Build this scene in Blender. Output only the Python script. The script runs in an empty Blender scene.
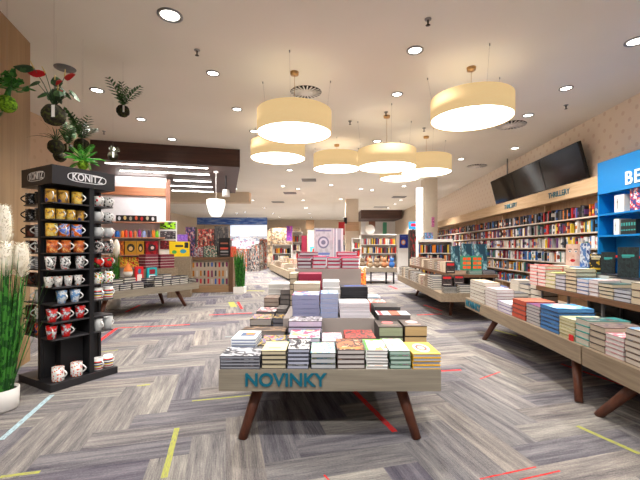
import bpy, math, random
from mathutils import Vector, Matrix, Euler
random.seed(7)
SC = bpy.context.scene
COL = SC.collection
PI = math.pi
F, VX, VY, H = 370.0, 325.0, 247.0, 1.45      # focal length in px, principal point, eye height
CEIL = 4.05

def X(px, d): return (px - VX) * d / F
def Z(py, d): return H - (py - VY) * d / F
def D(py, z): return F * (H - z) / (py - VY)
def floor_pt(px, py):
    d = D(py, 0); return (X(px, d), d)
def ceil_pt(px, py):
    d = D(py, CEIL); return (X(px, d), d)

def lin(c):
    out = []
    for v in c[:3]:
        v = v / 255.0
        out.append(v / 12.92 if v <= 0.04045 else ((v + 0.055) / 1.055) ** 2.4)
    return (out[0], out[1], out[2], 1.0)

# ------------------------------------------------------------------ materials
class NT:
    def __init__(s, m):
        s.t = m.node_tree; s.n = s.t.nodes; s.l = s.t.links
        s.b = s.n['Principled BSDF']
    def new(s, t, **kw):
        n = s.n.new(t)
        for k, v in kw.items(): setattr(n, k, v)
        return n
    def put(s, sock, v):
        if hasattr(v, 'links') or isinstance(v, bpy.types.NodeSocket): s.l.new(v, sock)
        else: sock.default_value = v
    def math(s, op, a, b=0.0, c=0.0):
        n = s.new('ShaderNodeMath', operation=op)
        s.put(n.inputs[0], a); s.put(n.inputs[1], b); s.put(n.inputs[2], c)
        return n.outputs[0]
    def mix(s, f, a, b, mode='MIX'):
        n = s.new('ShaderNodeMix', data_type='RGBA', blend_type=mode)
        s.put(n.inputs[0], f); s.put(n.inputs[6], a); s.put(n.inputs[7], b)
        return n.outputs[2]
    def noise(s, vec, scale, detail=3.0, rough=0.5):
        n = s.new('ShaderNodeTexNoise')
        if vec is not None: s.l.new(vec, n.inputs['Vector'])
        n.inputs['Scale'].default_value = scale; n.inputs['Detail'].default_value = detail
        n.inputs['Roughness'].default_value = rough
        return n.outputs['Fac']
    def mapping(s, vec, scale=(1, 1, 1), rot=(0, 0, 0), loc=(0, 0, 0)):
        n = s.new('ShaderNodeMapping'); s.l.new(vec, n.inputs['Vector'])
        n.inputs['Scale'].default_value = scale; n.inputs['Rotation'].default_value = rot
        n.inputs['Location'].default_value = loc
        return n.outputs[0]
    def coord(s, which='Object'):
        return s.new('ShaderNodeTexCoord').outputs[which]
    def ramp(s, f, stops, interp='LINEAR'):
        n = s.new('ShaderNodeValToRGB'); s.l.new(f, n.inputs[0])
        cr = n.color_ramp; cr.interpolation = interp
        while len(cr.elements) < len(stops): cr.elements.new(0.5)
        for e, (p, c) in zip(cr.elements, stops): e.position = p; e.color = c
        return n.outputs[0]

MATS = {}
def newmat(name):
    m = bpy.data.materials.new(name); m.use_nodes = True
    return m, NT(m)

def plain(name, rgb, rough=0.6, metal=0.0, var=0.06, spec=0.4, coat=0.0):
    if name in MATS: return MATS[name]
    m, t = newmat(name)
    c = lin(rgb)
    n = t.noise(t.coord(), 9.0)
    f = t.math('MULTIPLY_ADD', n, 2 * var, 1 - var)
    col = t.mix(1.0, c, f, 'MULTIPLY')
    t.l.new(col, t.b.inputs['Base Color'])
    t.b.inputs['Roughness'].default_value = rough
    t.b.inputs['Metallic'].default_value = metal
    t.b.inputs['Specular IOR Level'].default_value = spec
    if coat: t.b.inputs['Coat Weight'].default_value = coat
    MATS[name] = m; return m

def glow(name, rgb, strength, base=(240, 235, 225)):
    if name in MATS: return MATS[name]
    m, t = newmat(name)
    t.b.inputs['Base Color'].default_value = lin(base)
    t.b.inputs['Emission Color'].default_value = lin(rgb)
    t.b.inputs['Emission Strength'].default_value = strength
    MATS[name] = m; return m

def wood(name, a, b, axis=1, rough=0.55, scale=1.0):
    """grain running along the given local axis"""
    if name in MATS: return MATS[name]
    m, t = newmat(name)
    s = [14 * scale] * 3; s[axis] = 0.9 * scale
    v = t.mapping(t.coord(), scale=tuple(s))
    n = t.noise(v, 1.6, 6.0, 0.62)
    s2 = [60 * scale] * 3; s2[axis] = 2.0 * scale
    n2 = t.noise(t.mapping(t.coord(), scale=tuple(s2)), 1.5, 3.0)
    f = t.math('ADD', t.math('MULTIPLY', n, 0.7), t.math('MULTIPLY', n2, 0.3))
    col = t.ramp(f, [(0.32, lin(b)), (0.66, lin(a))])
    t.l.new(col, t.b.inputs['Base Color'])
    t.b.inputs['Roughness'].default_value = rough
    MATS[name] = m; return m

def mask(t, u, v, kind, cx, cy, rx, ry):
    p = 2.0 if kind == 'e' else 10.0
    a = t.math('POWER', t.math('ABSOLUTE', t.math('DIVIDE', t.math('SUBTRACT', u, cx), rx)), p)
    b = t.math('POWER', t.math('ABSOLUTE', t.math('DIVIDE', t.math('SUBTRACT', v, cy), ry)), p)
    return t.math('LESS_THAN', t.math('ADD', a, b), 1.0)

def art(name, base, cols=None, scale=4.0, shapes=(), rough=0.35, seed=0.0, coat=0.0):
    """printed cover: base colour, optional blotches of cols, then ellipses/rectangles (kind,cx,cy,rx,ry,rgb) in UV"""
    if name in MATS: return MATS[name]
    m, t = newmat(name)
    uv = t.coord('UV')
    sep = t.new('ShaderNodeSeparateXYZ'); t.l.new(uv, sep.inputs[0])
    u, v = sep.outputs[0], sep.outputs[1]
    col = lin(base)
    if cols:
        n = t.noise(t.mapping(uv, loc=(seed, seed * 1.7, seed)), scale, 2.5, 0.6)
        k = len(cols); stops = [(0.0, lin(base))]
        for i, c in enumerate(cols): stops.append((0.47 + 0.2 * i / max(1, k), lin(c)))
        col = t.ramp(n, stops, 'CONSTANT')
    for (kind, cx, cy, rx, ry, c) in shapes:
        col = t.mix(mask(t, u, v, kind, cx, cy, rx, ry), col, lin(c))
    if isinstance(col, tuple): t.b.inputs['Base Color'].default_value = col
    else: t.l.new(col, t.b.inputs['Base Color'])
    t.b.inputs['Roughness'].default_value = rough
    if coat: t.b.inputs['Coat Weight'].default_value = coat
    MATS[name] = m; return m

def dots(name, base, cols, scale, thr=0.33, rough=0.25):
    """glazed ware with coloured spots"""
    if name in MATS: return MATS[name]
    m, t = newmat(name)
    vo = t.new('ShaderNodeTexVoronoi'); t.l.new(t.coord(), vo.inputs['Vector'])
    vo.inputs['Scale'].default_value = scale
    msk = t.math('LESS_THAN', vo.outputs['Distance'], thr)
    sp = t.new('ShaderNodeSeparateColor'); t.l.new(vo.outputs['Color'], sp.inputs[0])
    k = len(cols)
    c = t.ramp(sp.outputs[0], [(i / k, lin(q)) for i, q in enumerate(cols)], 'CONSTANT')
    t.l.new(t.mix(msk, lin(base), c), t.b.inputs['Base Color'])
    t.b.inputs['Roughness'].default_value = rough
    MATS[name] = m; return m

def bands(name, cols, z0, z1, rough=0.25):
    """horizontal colour bands between local heights z0 and z1"""
    if name in MATS: return MATS[name]
    m, t = newmat(name)
    sep = t.new('ShaderNodeSeparateXYZ'); t.l.new(t.coord(), sep.inputs[0])
    f = t.math('DIVIDE', t.math('SUBTRACT', sep.outputs[2], z0), z1 - z0)
    k = len(cols)
    t.l.new(t.ramp(f, [(i / k, lin(q)) for i, q in enumerate(cols)], 'CONSTANT'), t.b.inputs['Base Color'])
    t.b.inputs['Roughness'].default_value = rough
    MATS[name] = m; return m

def blotch(name, stops, scale, rough=0.3, detail=2.0):
    if name in MATS: return MATS[name]
    m, t = newmat(name)
    n = t.noise(t.coord(), scale, detail)
    t.l.new(t.ramp(n, [(p, lin(c)) for p, c in stops], 'CONSTANT'), t.b.inputs['Base Color'])
    t.b.inputs['Roughness'].default_value = rough
    MATS[name] = m; return m

# ------------------------------------------------------------------ mesh building
class MB:
    def __init__(s): s.v = []; s.f = []; s.m = []; s.uv = {}; s.sm = []
    def face(s, pts, mi=0, uv=None, smooth=False):
        b = len(s.v); s.v += [tuple(p) for p in pts]
        if uv: s.uv[len(s.f)] = uv
        s.f.append(tuple(range(b, b + len(pts)))); s.m.append(mi); s.sm.append(smooth)
    def box(s, x0, x1, y0, y1, z0, z1, mi=0, top=None, mat=None, front=None):
        b = len(s.v)
        P = [(x0, y0, z0), (x1, y0, z0), (x1, y1, z0), (x0, y1, z0), (x0, y0, z1), (x1, y0, z1), (x1, y1, z1), (x0, y1, z1)]
        if mat is not None: P = [tuple(mat @ Vector(p)) for p in P]
        s.v += P
        for i, q in enumerate(((0, 3, 2, 1), (4, 5, 6, 7), (0, 1, 5, 4), (1, 2, 6, 5), (2, 3, 7, 6), (3, 0, 4, 7))):
            k = mi
            if i == 1 and top is not None: k = top
            if i == 2 and front is not None: k = front
            if (i == 1 and top is not None) or (i == 2 and front is not None): s.uv[len(s.f)] = [(0, 0), (1, 0), (1, 1), (0, 1)]
            s.f.append(tuple(b + j for j in q)); s.m.append(k); s.sm.append(False)
    def prism(s, poly, z0, z1, mi=0):
        n = len(poly); b = len(s.v)
        s.v += [(x, y, z0) for x, y in poly] + [(x, y, z1) for x, y in poly]
        s.f.append(tuple(b + i for i in reversed(range(n)))); s.m.append(mi); s.sm.append(False)
        s.f.append(tuple(b + n + i for i in range(n))); s.m.append(mi); s.sm.append(False)
        for i in range(n):
            j = (i + 1) % n
            s.f.append((b + i, b + j, b + n + j, b + n + i)); s.m.append(mi); s.sm.append(False)
    def tube(s, pts, radii, n=10, mi=0, caps=True, smooth=True):
        """swept circle through pts"""
        pts = [Vector(p) for p in pts]; b = len(s.v); k = len(pts)
        if not hasattr(radii, '__len__'): radii = [radii] * k
        for i, p in enumerate(pts):
            d = (pts[min(i + 1, k - 1)] - pts[max(i - 1, 0)]).normalized()
            a = d.cross(Vector((0, 0, 1)))
            if a.length < 1e-3: a = d.cross(Vector((0, 1, 0)))
            a.normalize(); c = d.cross(a).normalized()
            for j in range(n):
                w = 2 * PI * j / n
                s.v.append(tuple(p + radii[i] * (math.cos(w) * a + math.sin(w) * c)))
        for i in range(k - 1):
            for j in range(n):
                j2 = (j + 1) % n
                s.f.append((b + i * n + j, b + i * n + j2, b + (i + 1) * n + j2, b + (i + 1) * n + j)); s.m.append(mi); s.sm.append(smooth)
        if caps:
            s.f.append(tuple(b + j for j in reversed(range(n)))); s.m.append(mi); s.sm.append(False)
            s.f.append(tuple(b + (k - 1) * n + j for j in range(n))); s.m.append(mi); s.sm.append(False)
    def lathe(s, prof, n=24, mi=0, c=(0, 0, 0), smooth=True, mis=None):
        """profile of (r, z) revolved about z through c"""
        b = len(s.v)
        for r, z in prof:
            for j in range(n):
                w = 2 * PI * j / n
                s.v.append((c[0] + r * math.cos(w), c[1] + r * math.sin(w), c[2] + z))
        for i in range(len(prof) - 1):
            k = mis[i] if mis else mi
            for j in range(n):
                j2 = (j + 1) % n
                s.f.append((b + i * n + j, b + i * n + j2, b + (i + 1) * n + j2, b + (i + 1) * n + j)); s.m.append(k); s.sm.append(smooth)
    def ball(s, c, r, n=14, k=8, mi=0, squash=1.0, rough=0.0):
        prof = []
        b0 = len(s.v)
        s.lathe([(max(0.0005, r * math.sin(PI * i / k)), -r * squash * math.cos(PI * i / k)) for i in range(k + 1)], n, mi, c)
        if rough:
            for i in range(b0, len(s.v)):
                p = Vector(s.v[i]) - Vector(c); s.v[i] = tuple(Vector(c) + p * (1 + random.uniform(-rough, rough)))
    def mesh(s, name, mats):
        me = bpy.data.meshes.new(name)
        me.from_pydata(s.v, [], s.f)
        for m in (mats if isinstance(mats, (list, tuple)) else [mats]): me.materials.append(m)
        me.polygons.foreach_set('material_index', s.m)
        me.polygons.foreach_set('use_smooth', s.sm)
        if s.uv:
            lay = me.uv_layers.new(name='UVMap')
            for fi, co in s.uv.items():
                p = me.polygons[fi]
                for li, c in zip(p.loop_indices, co): lay.data[li].uv = c
        me.update()
        return me
    def build(s, name, mats, parent=None, loc=None, rz=0.0):
        return link(name, s.mesh(name, mats), parent, loc, rz)

def link(name, me, parent=None, loc=None, rz=0.0):
    o = bpy.data.objects.new(name, me); COL.objects.link(o)
    if parent is not None: o.parent = parent
    if loc is not None: o.location = loc
    o.rotation_euler = (0, 0, rz)
    return o

LABELS = {}
def tag(o, label, cat, group=None, kind=None):
    o['label'] = label; o['category'] = cat
    if group: o['group'] = group
    if kind: o['kind'] = kind
    if label in LABELS: print('DUP LABEL', label)
    LABELS[label] = o
    return o
def empty(name, label, cat, loc, rz=0.0, group=None):
    o = link(name, None, None, loc, rz); o.empty_display_size = 0.1
    return tag(o, label, cat, group)
def struct(o, label):
    o['kind'] = 'structure'; o['label'] = label; return o

class Frame:
    """a rotated working frame on the floor: local x to its right, local y away"""
    def __init__(s, ox, oy, ang): s.o = (ox, oy); s.a = ang; s.c = math.cos(ang); s.s = math.sin(ang)
    def w(s, x, y, z=0.0): return (s.o[0] + x * s.c - y * s.s, s.o[1] + x * s.s + y * s.c, z)
    def l(s, wx, wy):
        dx, dy = wx - s.o[0], wy - s.o[1]; return (dx * s.c + dy * s.s, -dx * s.s + dy * s.c)
    def on_y(s, px, x):
        """local y at which the line local-x = x is seen at picture column px"""
        k = (px - VX) / F
        # world = o + x*(c,s) + y*(-s,c);  wx = k*wy
        a = s.o[0] + x * s.c - k * (s.o[1] + x * s.s); b = -s.s - k * s.c
        return -a / b
    def on_x(s, px, y):
        k = (px - VX) / F
        a = s.o[0] - y * s.s - k * (s.o[1] + y * s.c); b = s.c - k * s.s
        return -a / b
    def z(s, py, x, y): return Z(py, s.w(x, y)[1])

def text_mesh(body, size, depth, name='lettering', bold=0.0, align='CENTER', spacing=1.0):
    cu = bpy.data.curves.new(name, 'FONT'); cu.body = body; cu.size = size; cu.extrude = depth
    cu.align_x = align; cu.align_y = 'CENTER'; cu.offset = bold; cu.space_character = spacing
    o = bpy.data.objects.new(name, cu); COL.objects.link(o)
    bpy.context.view_layer.update()
    me = bpy.data.meshes.new_from_object(o.evaluated_get(bpy.context.evaluated_depsgraph_get()))
    me.name = name
    bpy.data.objects.remove(o); bpy.data.curves.remove(cu)
    return me
def letter(body, size, depth, mat, parent, loc, rz=0.0, bold=0.0, spacing=1.0, sx=1.0, align='CENTER'):
    me = text_mesh(body, size, depth, bold=bold, spacing=spacing, align=align)
    me.transform(Matrix.Rotation(PI / 2, 4, 'X') @ Matrix.Diagonal((sx, 1, 1, 1)))
    me.materials.clear(); me.materials.append(mat)
    for p in me.polygons: p.material_index = 0
    return link('lettering', me, parent, loc, rz)

ORD = ['', 'first', 'second', 'third', 'fourth', 'fifth', 'sixth', 'seventh', 'eighth', 'ninth', 'tenth', 'eleventh', 'twelfth', 'thirteenth',
       'fourteenth', 'fifteenth', 'sixteenth', 'seventeenth', 'eighteenth', 'nineteenth', 'twentieth', 'twenty-first', 'twenty-second', 'twenty-third',
       'twenty-fourth', 'twenty-fifth', 'twenty-sixth', 'twenty-seventh', 'twenty-eighth', 'twenty-ninth', 'thirtieth']

# common materials
M_oak = wood('greyed oak board', (146, 137, 121), (116, 107, 93), axis=0, rough=0.6)
M_oak_y = wood('greyed oak long', (148, 131, 108), (116, 99, 79), axis=1, rough=0.6)
M_leg = wood('red brown turned wood', (112, 62, 40), (74, 38, 26), axis=2, rough=0.4)
M_shelfwood = wood('brown shelf wood', (120, 84, 54), (88, 60, 38), axis=1)
M_light_oak = wood('light oak fascia', (214, 184, 146), (190, 156, 116), axis=1)
M_teal = plain('teal lettering', (0, 92, 112), 0.5)
M_white = plain('white lacquer', (236, 232, 226), 0.45)
M_black = plain('black board', (30, 30, 33), 0.5)
M_steel = plain('brushed steel', (150, 150, 150), 0.3, 0.9)
M_taupe = plain('taupe riser board', (158, 148, 142), 0.7)
M_dark = plain('near black', (18, 18, 20), 0.5)
M_page = plain('page block', (206, 200, 188), 0.8, var=0.05)

# ------------------------------------------------------------------ structure: floor
UU = (math.cos(math.radians(15)), math.sin(math.radians(15)))
VV = (-UU[1], UU[0])
def build_floor():
    W, N = 0.25, 4
    mb = MB(); cols = []
    tones = [(140, 136, 131), (133, 129, 126), (124, 121, 121), (115, 112, 116), (106, 102, 110), (138, 132, 127), (128, 124, 123)]
    def emit(x, y, w, h, horiz):
        cx, cy = x + w / 2, y + h / 2
        wx, wy = cx * UU[0] + cy * VV[0], cx * UU[1] + cy * VV[1]
        if not (-11.6 < wx < 9.6 and -1.6 < wy < 36.6): return
        P = [(x, y), (x + w, y), (x + w, y + h), (x, y + h)]
        Q = [(a * UU[0] + b * VV[0], a * UU[1] + b * VV[1], 0.0) for a, b in P]
        r = random.uniform(0, 50); q = random.uniform(0, 50)
        uv = [(0, 0), (w, 0), (w, h), (0, h)] if horiz else [(0, w), (0, 0), (h, 0), (h, w)]
        mb.face(Q, 0, [(a + r, b + q) for a, b in uv])
        cols.append(lin(random.choice(tones)))
    n = int(46 / W)
    for i in range(-n, n):
        for j in range(-n, n):
            c = (i - j) % (2 * N)
            if c == 0: emit(i * W, j * W, N * W, W, True)
            elif c == 2 * N - 1: emit(i * W, j * W, W, N * W, False)
    # accent yarn stripes lying in the carpet, ends read off on the floor
    red, yel, blu = 1, 2, 3
    S = [((1, 440), (52, 395), blu, .045), ((0, 477), (40, 472), yel, .03), ((164, 478), (177, 428), yel, .04), ((192, 401), (255, 395), yel, .025),
         ((354, 391), (395, 432), red, .05), ((441, 371), (461, 370), red, .04), ((480, 479), (536, 467), red, .012), ((520, 480), (560, 471), red, .012),
         ((577, 426), (640, 454), yel, .04), ((94, 345), (117, 328), red, .06), ((117, 328), (160, 326), red, .05), ((160, 326), (190, 324.5), red, .06),
         ((209, 315), (252, 313), red, .06), ((126, 312), (140, 305), red, .07), ((417, 315), (442, 314), red, .07), ((424, 305), (442, 311), red, .07),
         ((389, 286), (397, 289), red, .1), ((561, 364), (640, 391), red, .035), ((495, 330), (517, 336), yel, .06), ((243, 290.5), (264, 291), yel, .16),
         ((231, 302), (234, 307), yel, .16), ((238, 302), (242, 309), red, .06), ((137, 386), (150, 384.5), yel, .03), ((324, 475), (329, 480), red, .012), ((225, 337), (300, 336), blu, .02),
         ((100, 352), (118, 350), yel, .03), ((480, 379), (500, 372), red, .015)]
    nb = len(mb.f)
    for a, b, k, w in S:
        p, q = Vector(floor_pt(*a)), Vector(floor_pt(*b))
        d = (q - p).normalized(); L = (q - p).length; nrm = Vector((-d.y, d.x)) * w / 2
        P = [p - nrm, q - nrm, q + nrm, p + nrm]
        r = random.uniform(0, 30)
        mb.face([(v.x, v.y, 0.0012) for v in P], k, [(r, 0), (r + L, 0), (r + L, w), (r, w)])
        cols.append((1, 1, 1, 1))
    m, t = newmat('herringbone carpet planks')
    at = t.new('ShaderNodeAttribute', attribute_name='tone')
    uv = t.coord('UV')
    st = t.noise(t.mapping(uv, scale=(4.0, 120, 1)), 1.0, 4.0, 0.7)
    st2 = t.noise(t.mapping(uv, scale=(1.2, 16, 1)), 1.0, 2.0, 0.5)
    fine = t.noise(t.mapping(uv, scale=(70, 220, 1)), 1.0, 2.0, 0.6)
    st3 = t.noise(t.mapping(uv, scale=(9, 300, 1)), 1.0, 3.0, 0.75)
    st = t.math('ADD', t.math('MULTIPLY', st, .45), t.math('MULTIPLY', st3, .55))
    f = t.math('ADD', t.math('MULTIPLY', st, 1.3), t.math('ADD', t.math('MULTIPLY', st2, 0.8), t.math('MULTIPLY', fine, 0.55)))
    f2 = t.math('DIVIDE', t.math('SUBTRACT', f, 1.06), 0.54)
    cr = t.ramp(f2, [(0.0, (0.34, 0.33, 0.40, 1)), (0.5, (0.88, 0.87, 0.88, 1)), (1.0, (1.6, 1.58, 1.48, 1))])
    t.l.new(t.mix(1.0, at.outputs['Color'], cr, 'MULTIPLY'), t.b.inputs['Base Color'])
    t.b.inputs['Roughness'].default_value = 0.95; t.b.inputs['Specular IOR Level'].default_value = 0.1
    bp = t.new('ShaderNodeBump'); bp.inputs['Strength'].default_value = 0.25; bp.inputs['Distance'].default_value = 0.004
    t.l.new(fine, bp.inputs['Height']); t.l.new(bp.outputs[0], t.b.inputs['Normal'])
    def stripe(name, rgb):
        m2, t2 = newmat(name)
        n = t2.noise(t2.mapping(t2.coord('UV'), scale=(16, 240, 1)), 1.0, 3.0, 0.7)
        t2.l.new(t2.ramp(n, [(0.36, lin((118, 112, 116))), (0.52, lin(rgb))]), t2.b.inputs['Base Color'])
        t2.b.inputs['Roughness'].default_value = 0.95; t2.b.inputs['Specular IOR Level'].default_value = 0.1
        return m2
    me = mb.mesh('floor', [m, stripe('red yarn stripe', (226, 36, 34)), stripe('yellow yarn stripe', (176, 178, 84)), stripe('pale blue yarn stripe', (176, 206, 214))])
    ca = me.color_attributes.new('tone', 'FLOAT_COLOR', 'CORNER')
    for p, c in zip(me.polygons, cols):
        for li in p.loop_indices: ca.data[li].color = c
    struct(link('floor', me), 'grey herringbone carpet plank floor with red and yellow stripes')
build_floor()

# ------------------------------------------------------------------ structure: shell
RW = Frame(4.58 + 0.068 * 6.8, 6.8, -math.atan(0.068))     # front line of the book wall on the right; local y runs along it
LZ = Frame(-2.27, 9.87, math.radians(15))                  # corner of the dark ceiling canopy on the left

m, t = newmat('painted ceiling')
n = t.noise(t.coord(), 0.7, 2.0)
t.l.new(t.ramp(n, [(0.3, lin((234, 229, 216))), (0.7, lin((240, 235, 223)))]), t.b.inputs['Base Color'])
t.b.inputs['Roughness'].default_value = 0.9
mb = MB(); mb.box(-12, 9.5, -1.5, 36, CEIL, CEIL + 0.12)
struct(mb.build('ceiling', m), 'plain warm white ceiling')

def wallpaper(name, base, motif):
    m, t = newmat(name)
    sep = t.new('ShaderNodeSeparateXYZ'); t.l.new(t.coord(), sep.inputs[0])
    s = 0.16
    a = t.math('DIVIDE', sep.outputs[1], s); b = t.math('DIVIDE', sep.outputs[2], s)
    u = t.math('ADD', a, b); v = t.math('SUBTRACT', a, b)
    fu = t.math('SUBTRACT', t.math('FRACT', t.math('MULTIPLY', u, 0.5)), 0.5); fv = t.math('SUBTRACT', t.math('FRACT', t.math('MULTIPLY', v, 0.5)), 0.5)
    r = t.math('ADD', t.math('POWER', fu, 2.0), t.math('POWER', fv, 2.0))
    msk = t.math('MULTIPLY', t.math('LESS_THAN', r, 0.03), 0.4)
    t.l.new(t.mix(msk, lin(base), lin(motif)), t.b.inputs['Base Color'])
    t.b.inputs['Roughness'].default_value = 0.85
    return m
M_paper = wallpaper('patterned wallpaper', (240, 224, 206), (206, 172, 150))
mb = MB(); mb.box(0.30, 0.45, -8.2, 15.2, 0, CEIL)
struct(mb.build('wall_right', M_paper, None, RW.w(0, 0), RW.a), 'beige wall with small diamond motifs above the book wall')

mb = MB(); mb.box(-5.85, -5.65, -1.5, 8.9, 0, CEIL)
struct(mb.build('wall_left', wallpaper('patterned wallpaper pale', (206, 178, 150), (186, 154, 126))), 'beige patterned wall behind the hanging plants')
# oak clad pier at the far left edge
mb = MB()
pl = Frame(-3.76, 4.72, math.radians(16))
mb.box(-0.5, 0.0, -3.6, 0.0, 0, CEIL)
struct(mb.build('wall_pier', wood('oak cladding', (176, 144, 104), (146, 114, 78), axis=2, scale=0.3), None, pl.w(0, 0), pl.a), 'oak clad wall pier behind the pampas plant')
M_back = plain('back wall paint', (214, 196, 172), 0.9)
mb = MB(); mb.box(-12, 9.5, 35.6, 35.9, 0, CEIL)
struct(mb.build('wall_back', M_back), 'pale beige far wall of the shop')
mb = MB(); mb.box(5.6, 5.75, 21.9, 36, 0, CEIL)
struct(mb.build('wall_right_far', M_back), 'pale beige wall continuing beyond the book wall')
mb = MB(); mb.box(-11.8, -11.6, 8.9, 36, 0, CEIL); mb.box(-11.6, -5.86, 8.75, 8.9, 0, CEIL)
struct(mb.build('wall_left_far', M_back), 'pale beige wall behind the gift corner')
# dropped far bulkhead (the beige band under the ceiling, left aisle)
mb = MB(); mb.box(-11.5, -3.6, 17.5, 18.0, 3.55, CEIL)
struct(mb.build('ceiling_bulkhead', M_back), 'beige dropped bulkhead over the far end of the gift corner')

# dark canopy with light strips, upper left
M_dkwood = wood('dark walnut', (84, 54, 44), (52, 32, 28), axis=0, rough=0.5, scale=0.5)
mb = MB(); mb.box(-4.6, 0.0, 0.0, 5.0, 3.58, CEIL)
struct(mb.build('ceiling_canopy', M_dkwood, None, LZ.w(0, 0), LZ.a), 'dark walnut dropped ceiling canopy over the gift corner')
# second dark beam far away
mb = MB(); mb.box(X(361, 26), X(402, 26), 26, 29, 3.45, CEIL)
struct(mb.build('ceiling_beam', M_dkwood), 'dark walnut dropped beam over the far room')
# columns
M_colm = plain('column plaster', (216, 202, 182), 0.85)
mb = MB(); mb.box(X(424.5, 14), X(437.5, 14), 14, 14.5, 0, CEIL)
struct(mb.build('column', M_colm), 'square beige column beside the glowing light tube')
mb = MB(); mb.box(X(345.5, 20), X(358.5, 20), 20, 20.7, 0, CEIL); 
struct(mb.build('column', M_colm), 'square beige column behind the poster display')
mb = MB(); mb.box(X(345.2, 20) , X(358.8, 20), 19.97, 19.998, Z(231, 20), Z(222, 20))
struct(mb.build('trim_1', wood('column band wood', (196, 164, 130), (176, 142, 108), axis=0)), 'wooden band round the middle column')

# ------------------------------------------------------------------ ceiling fittings
M_lampwhite = glow('downlight lens', (255, 250, 240), 12)
def downlight(px, py, label, r=0.085, power=0, group='recessed ceiling downlights', aim=None):
    x, d = ceil_pt(px, py)
    e = empty('ceiling_downlight', label, 'ceiling light', (x, d, CEIL), 0, group)
    mb = MB(); mb.lathe([(r * 1.25, -0.001), (r * 1.25, -0.012), (r, -0.016), (r * 0.92, -0.004)], 20)
    mb.build('trim_ring', M_steel, e)
    mb = MB(); mb.lathe([(0.0004, -0.006), (r * 0.9, -0.006)], 20)
    mb.build('lens', M_lampwhite, e)
    if power:
        L = bpy.data.lights.new('downlight beam', 'SPOT'); L.energy = power; L.spot_size = math.radians(116); L.spot_blend = 0.8
        L.shadow_soft_size = 0.09; L.color = (1.0, 0.96, 0.92)
        lo = bpy.data.objects.new('downlight_beam', L); COL.objects.link(lo); lo.parent = e; lo.location = (0, 0, -0.05)
    return e
DLP = 330
DL = [(170, 15, 'large bright downlight in the ceiling above the tall mug stand side', 0.11, DLP), (213, 73, 'downlight in front of the round air vent by the first drum pendant', .08, DLP),
      (237, 109, 'downlight just beside the biggest drum pendant', .08, DLP), (97, 90, 'downlight between the red anthurium and the fern ball', .09, DLP),
      (415, 50, 'dull tilted downlight nearest the sprinkler in the middle of the ceiling', .09, DLP), (397, 94, 'downlight above the middle drum pendants', .08, DLP),
      (566, 88, 'downlight above the wall screens', .085, DLP), (528, 115, 'downlight beside the second drum pendant, towards the screens', .085, DLP),
      (636, 41, 'downlight at the edge of the ceiling above the blue display', .1, DLP), (172, 139, 'downlight just in front of the dark walnut canopy', .09, DLP),
      (461, 159, 'downlight past the last drum pendant, near the swirl vent', .09, DLP), (515, 148, 'downlight at the wall end over the screens', .09, DLP),
      (141, 119, 'downlight behind the fern moss ball', .08, 0), (254, 131, 'downlight partly behind the third drum pendant', .08, DLP),
      (377, 141, 'downlight seen between the two central drum pendants', .09, DLP), (341, 199, 'far downlight before the middle column', .1, 500), (372, 190, 'far downlight behind the lowest pendant', .1, 500),
      (395, 204, 'far bright downlight over the white bookcase', .1, 500), (305, 208, 'far downlight over the maroon banner', .1, 600), (245, 212, 'far downlight over the blue banner', .1, 600),
      (331, 185, 'far downlight between two linear grilles', .1, 400), (404, 186, 'far downlight left of the light tube', .1, 400), (283, 186, 'far downlight over the left aisle', .1, 400)]
for px, py, lab, r, pw in DL: downlight(px, py, lab, r, pw)
for i, (xx, yy) in enumerate([(-2.6, -0.9), (0.4, -0.9), (3.2, -0.9), (-1.0, 1.1), (1.9, 1.1)]):  # unseen fill downlights, added to brighten the front faces of the books
    downlight(VX + F * xx / .1, 0, 'x', .09, 0) if False else None
    e_ = empty('ceiling_downlight', f'{ORD[i + 1]} added fill downlight overhead in front of the first table, above the upper picture edge', 'ceiling light', (xx, yy, CEIL), 0, 'recessed ceiling downlights')
    mb = MB(); mb.lathe([(.11, -0.001), (.11, -0.012), (.09, -0.016), (.082, -0.004)], 20); mb.build('trim_ring', M_steel, e_)
    mb = MB(); mb.lathe([(0.0004, -0.006), (.08, -0.006)], 20); mb.build('lens', M_lampwhite, e_)
    L = bpy.data.lights.new('downlight beam', 'SPOT'); L.energy = 340; L.spot_size = math.radians(125); L.spot_blend = 0.8
    L.shadow_soft_size = 0.09; L.color = (1.0, 0.97, 0.94)
    lo = bpy.data.objects.new('downlight_beam', L); COL.objects.link(lo); lo.parent = e_; lo.location = (0, 0, -0.05); lo.rotation_euler = (.35, 0, 0)
k = 0
for yy in (12.5, 16.5, 20.5, 24.5, 28.5, 32.5):
    for xx in (-6.8, -4.0, -1.2, 1.6, 4.2):
        if (xx < -3 and yy < 16) or (xx > 4 and yy < 14): continue
        k += 1
        downlight(VX + F * xx / yy, VY - F * (CEIL - H) / yy, f'small far downlight in the {["left edge", "left aisle", "middle left", "middle right", "right"][int((xx + 6.9) / 2.75)]} line, {ORD[int((yy - 8.4) / 4)]} from the front', .1, 1250, 'far recessed downlights')

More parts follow.
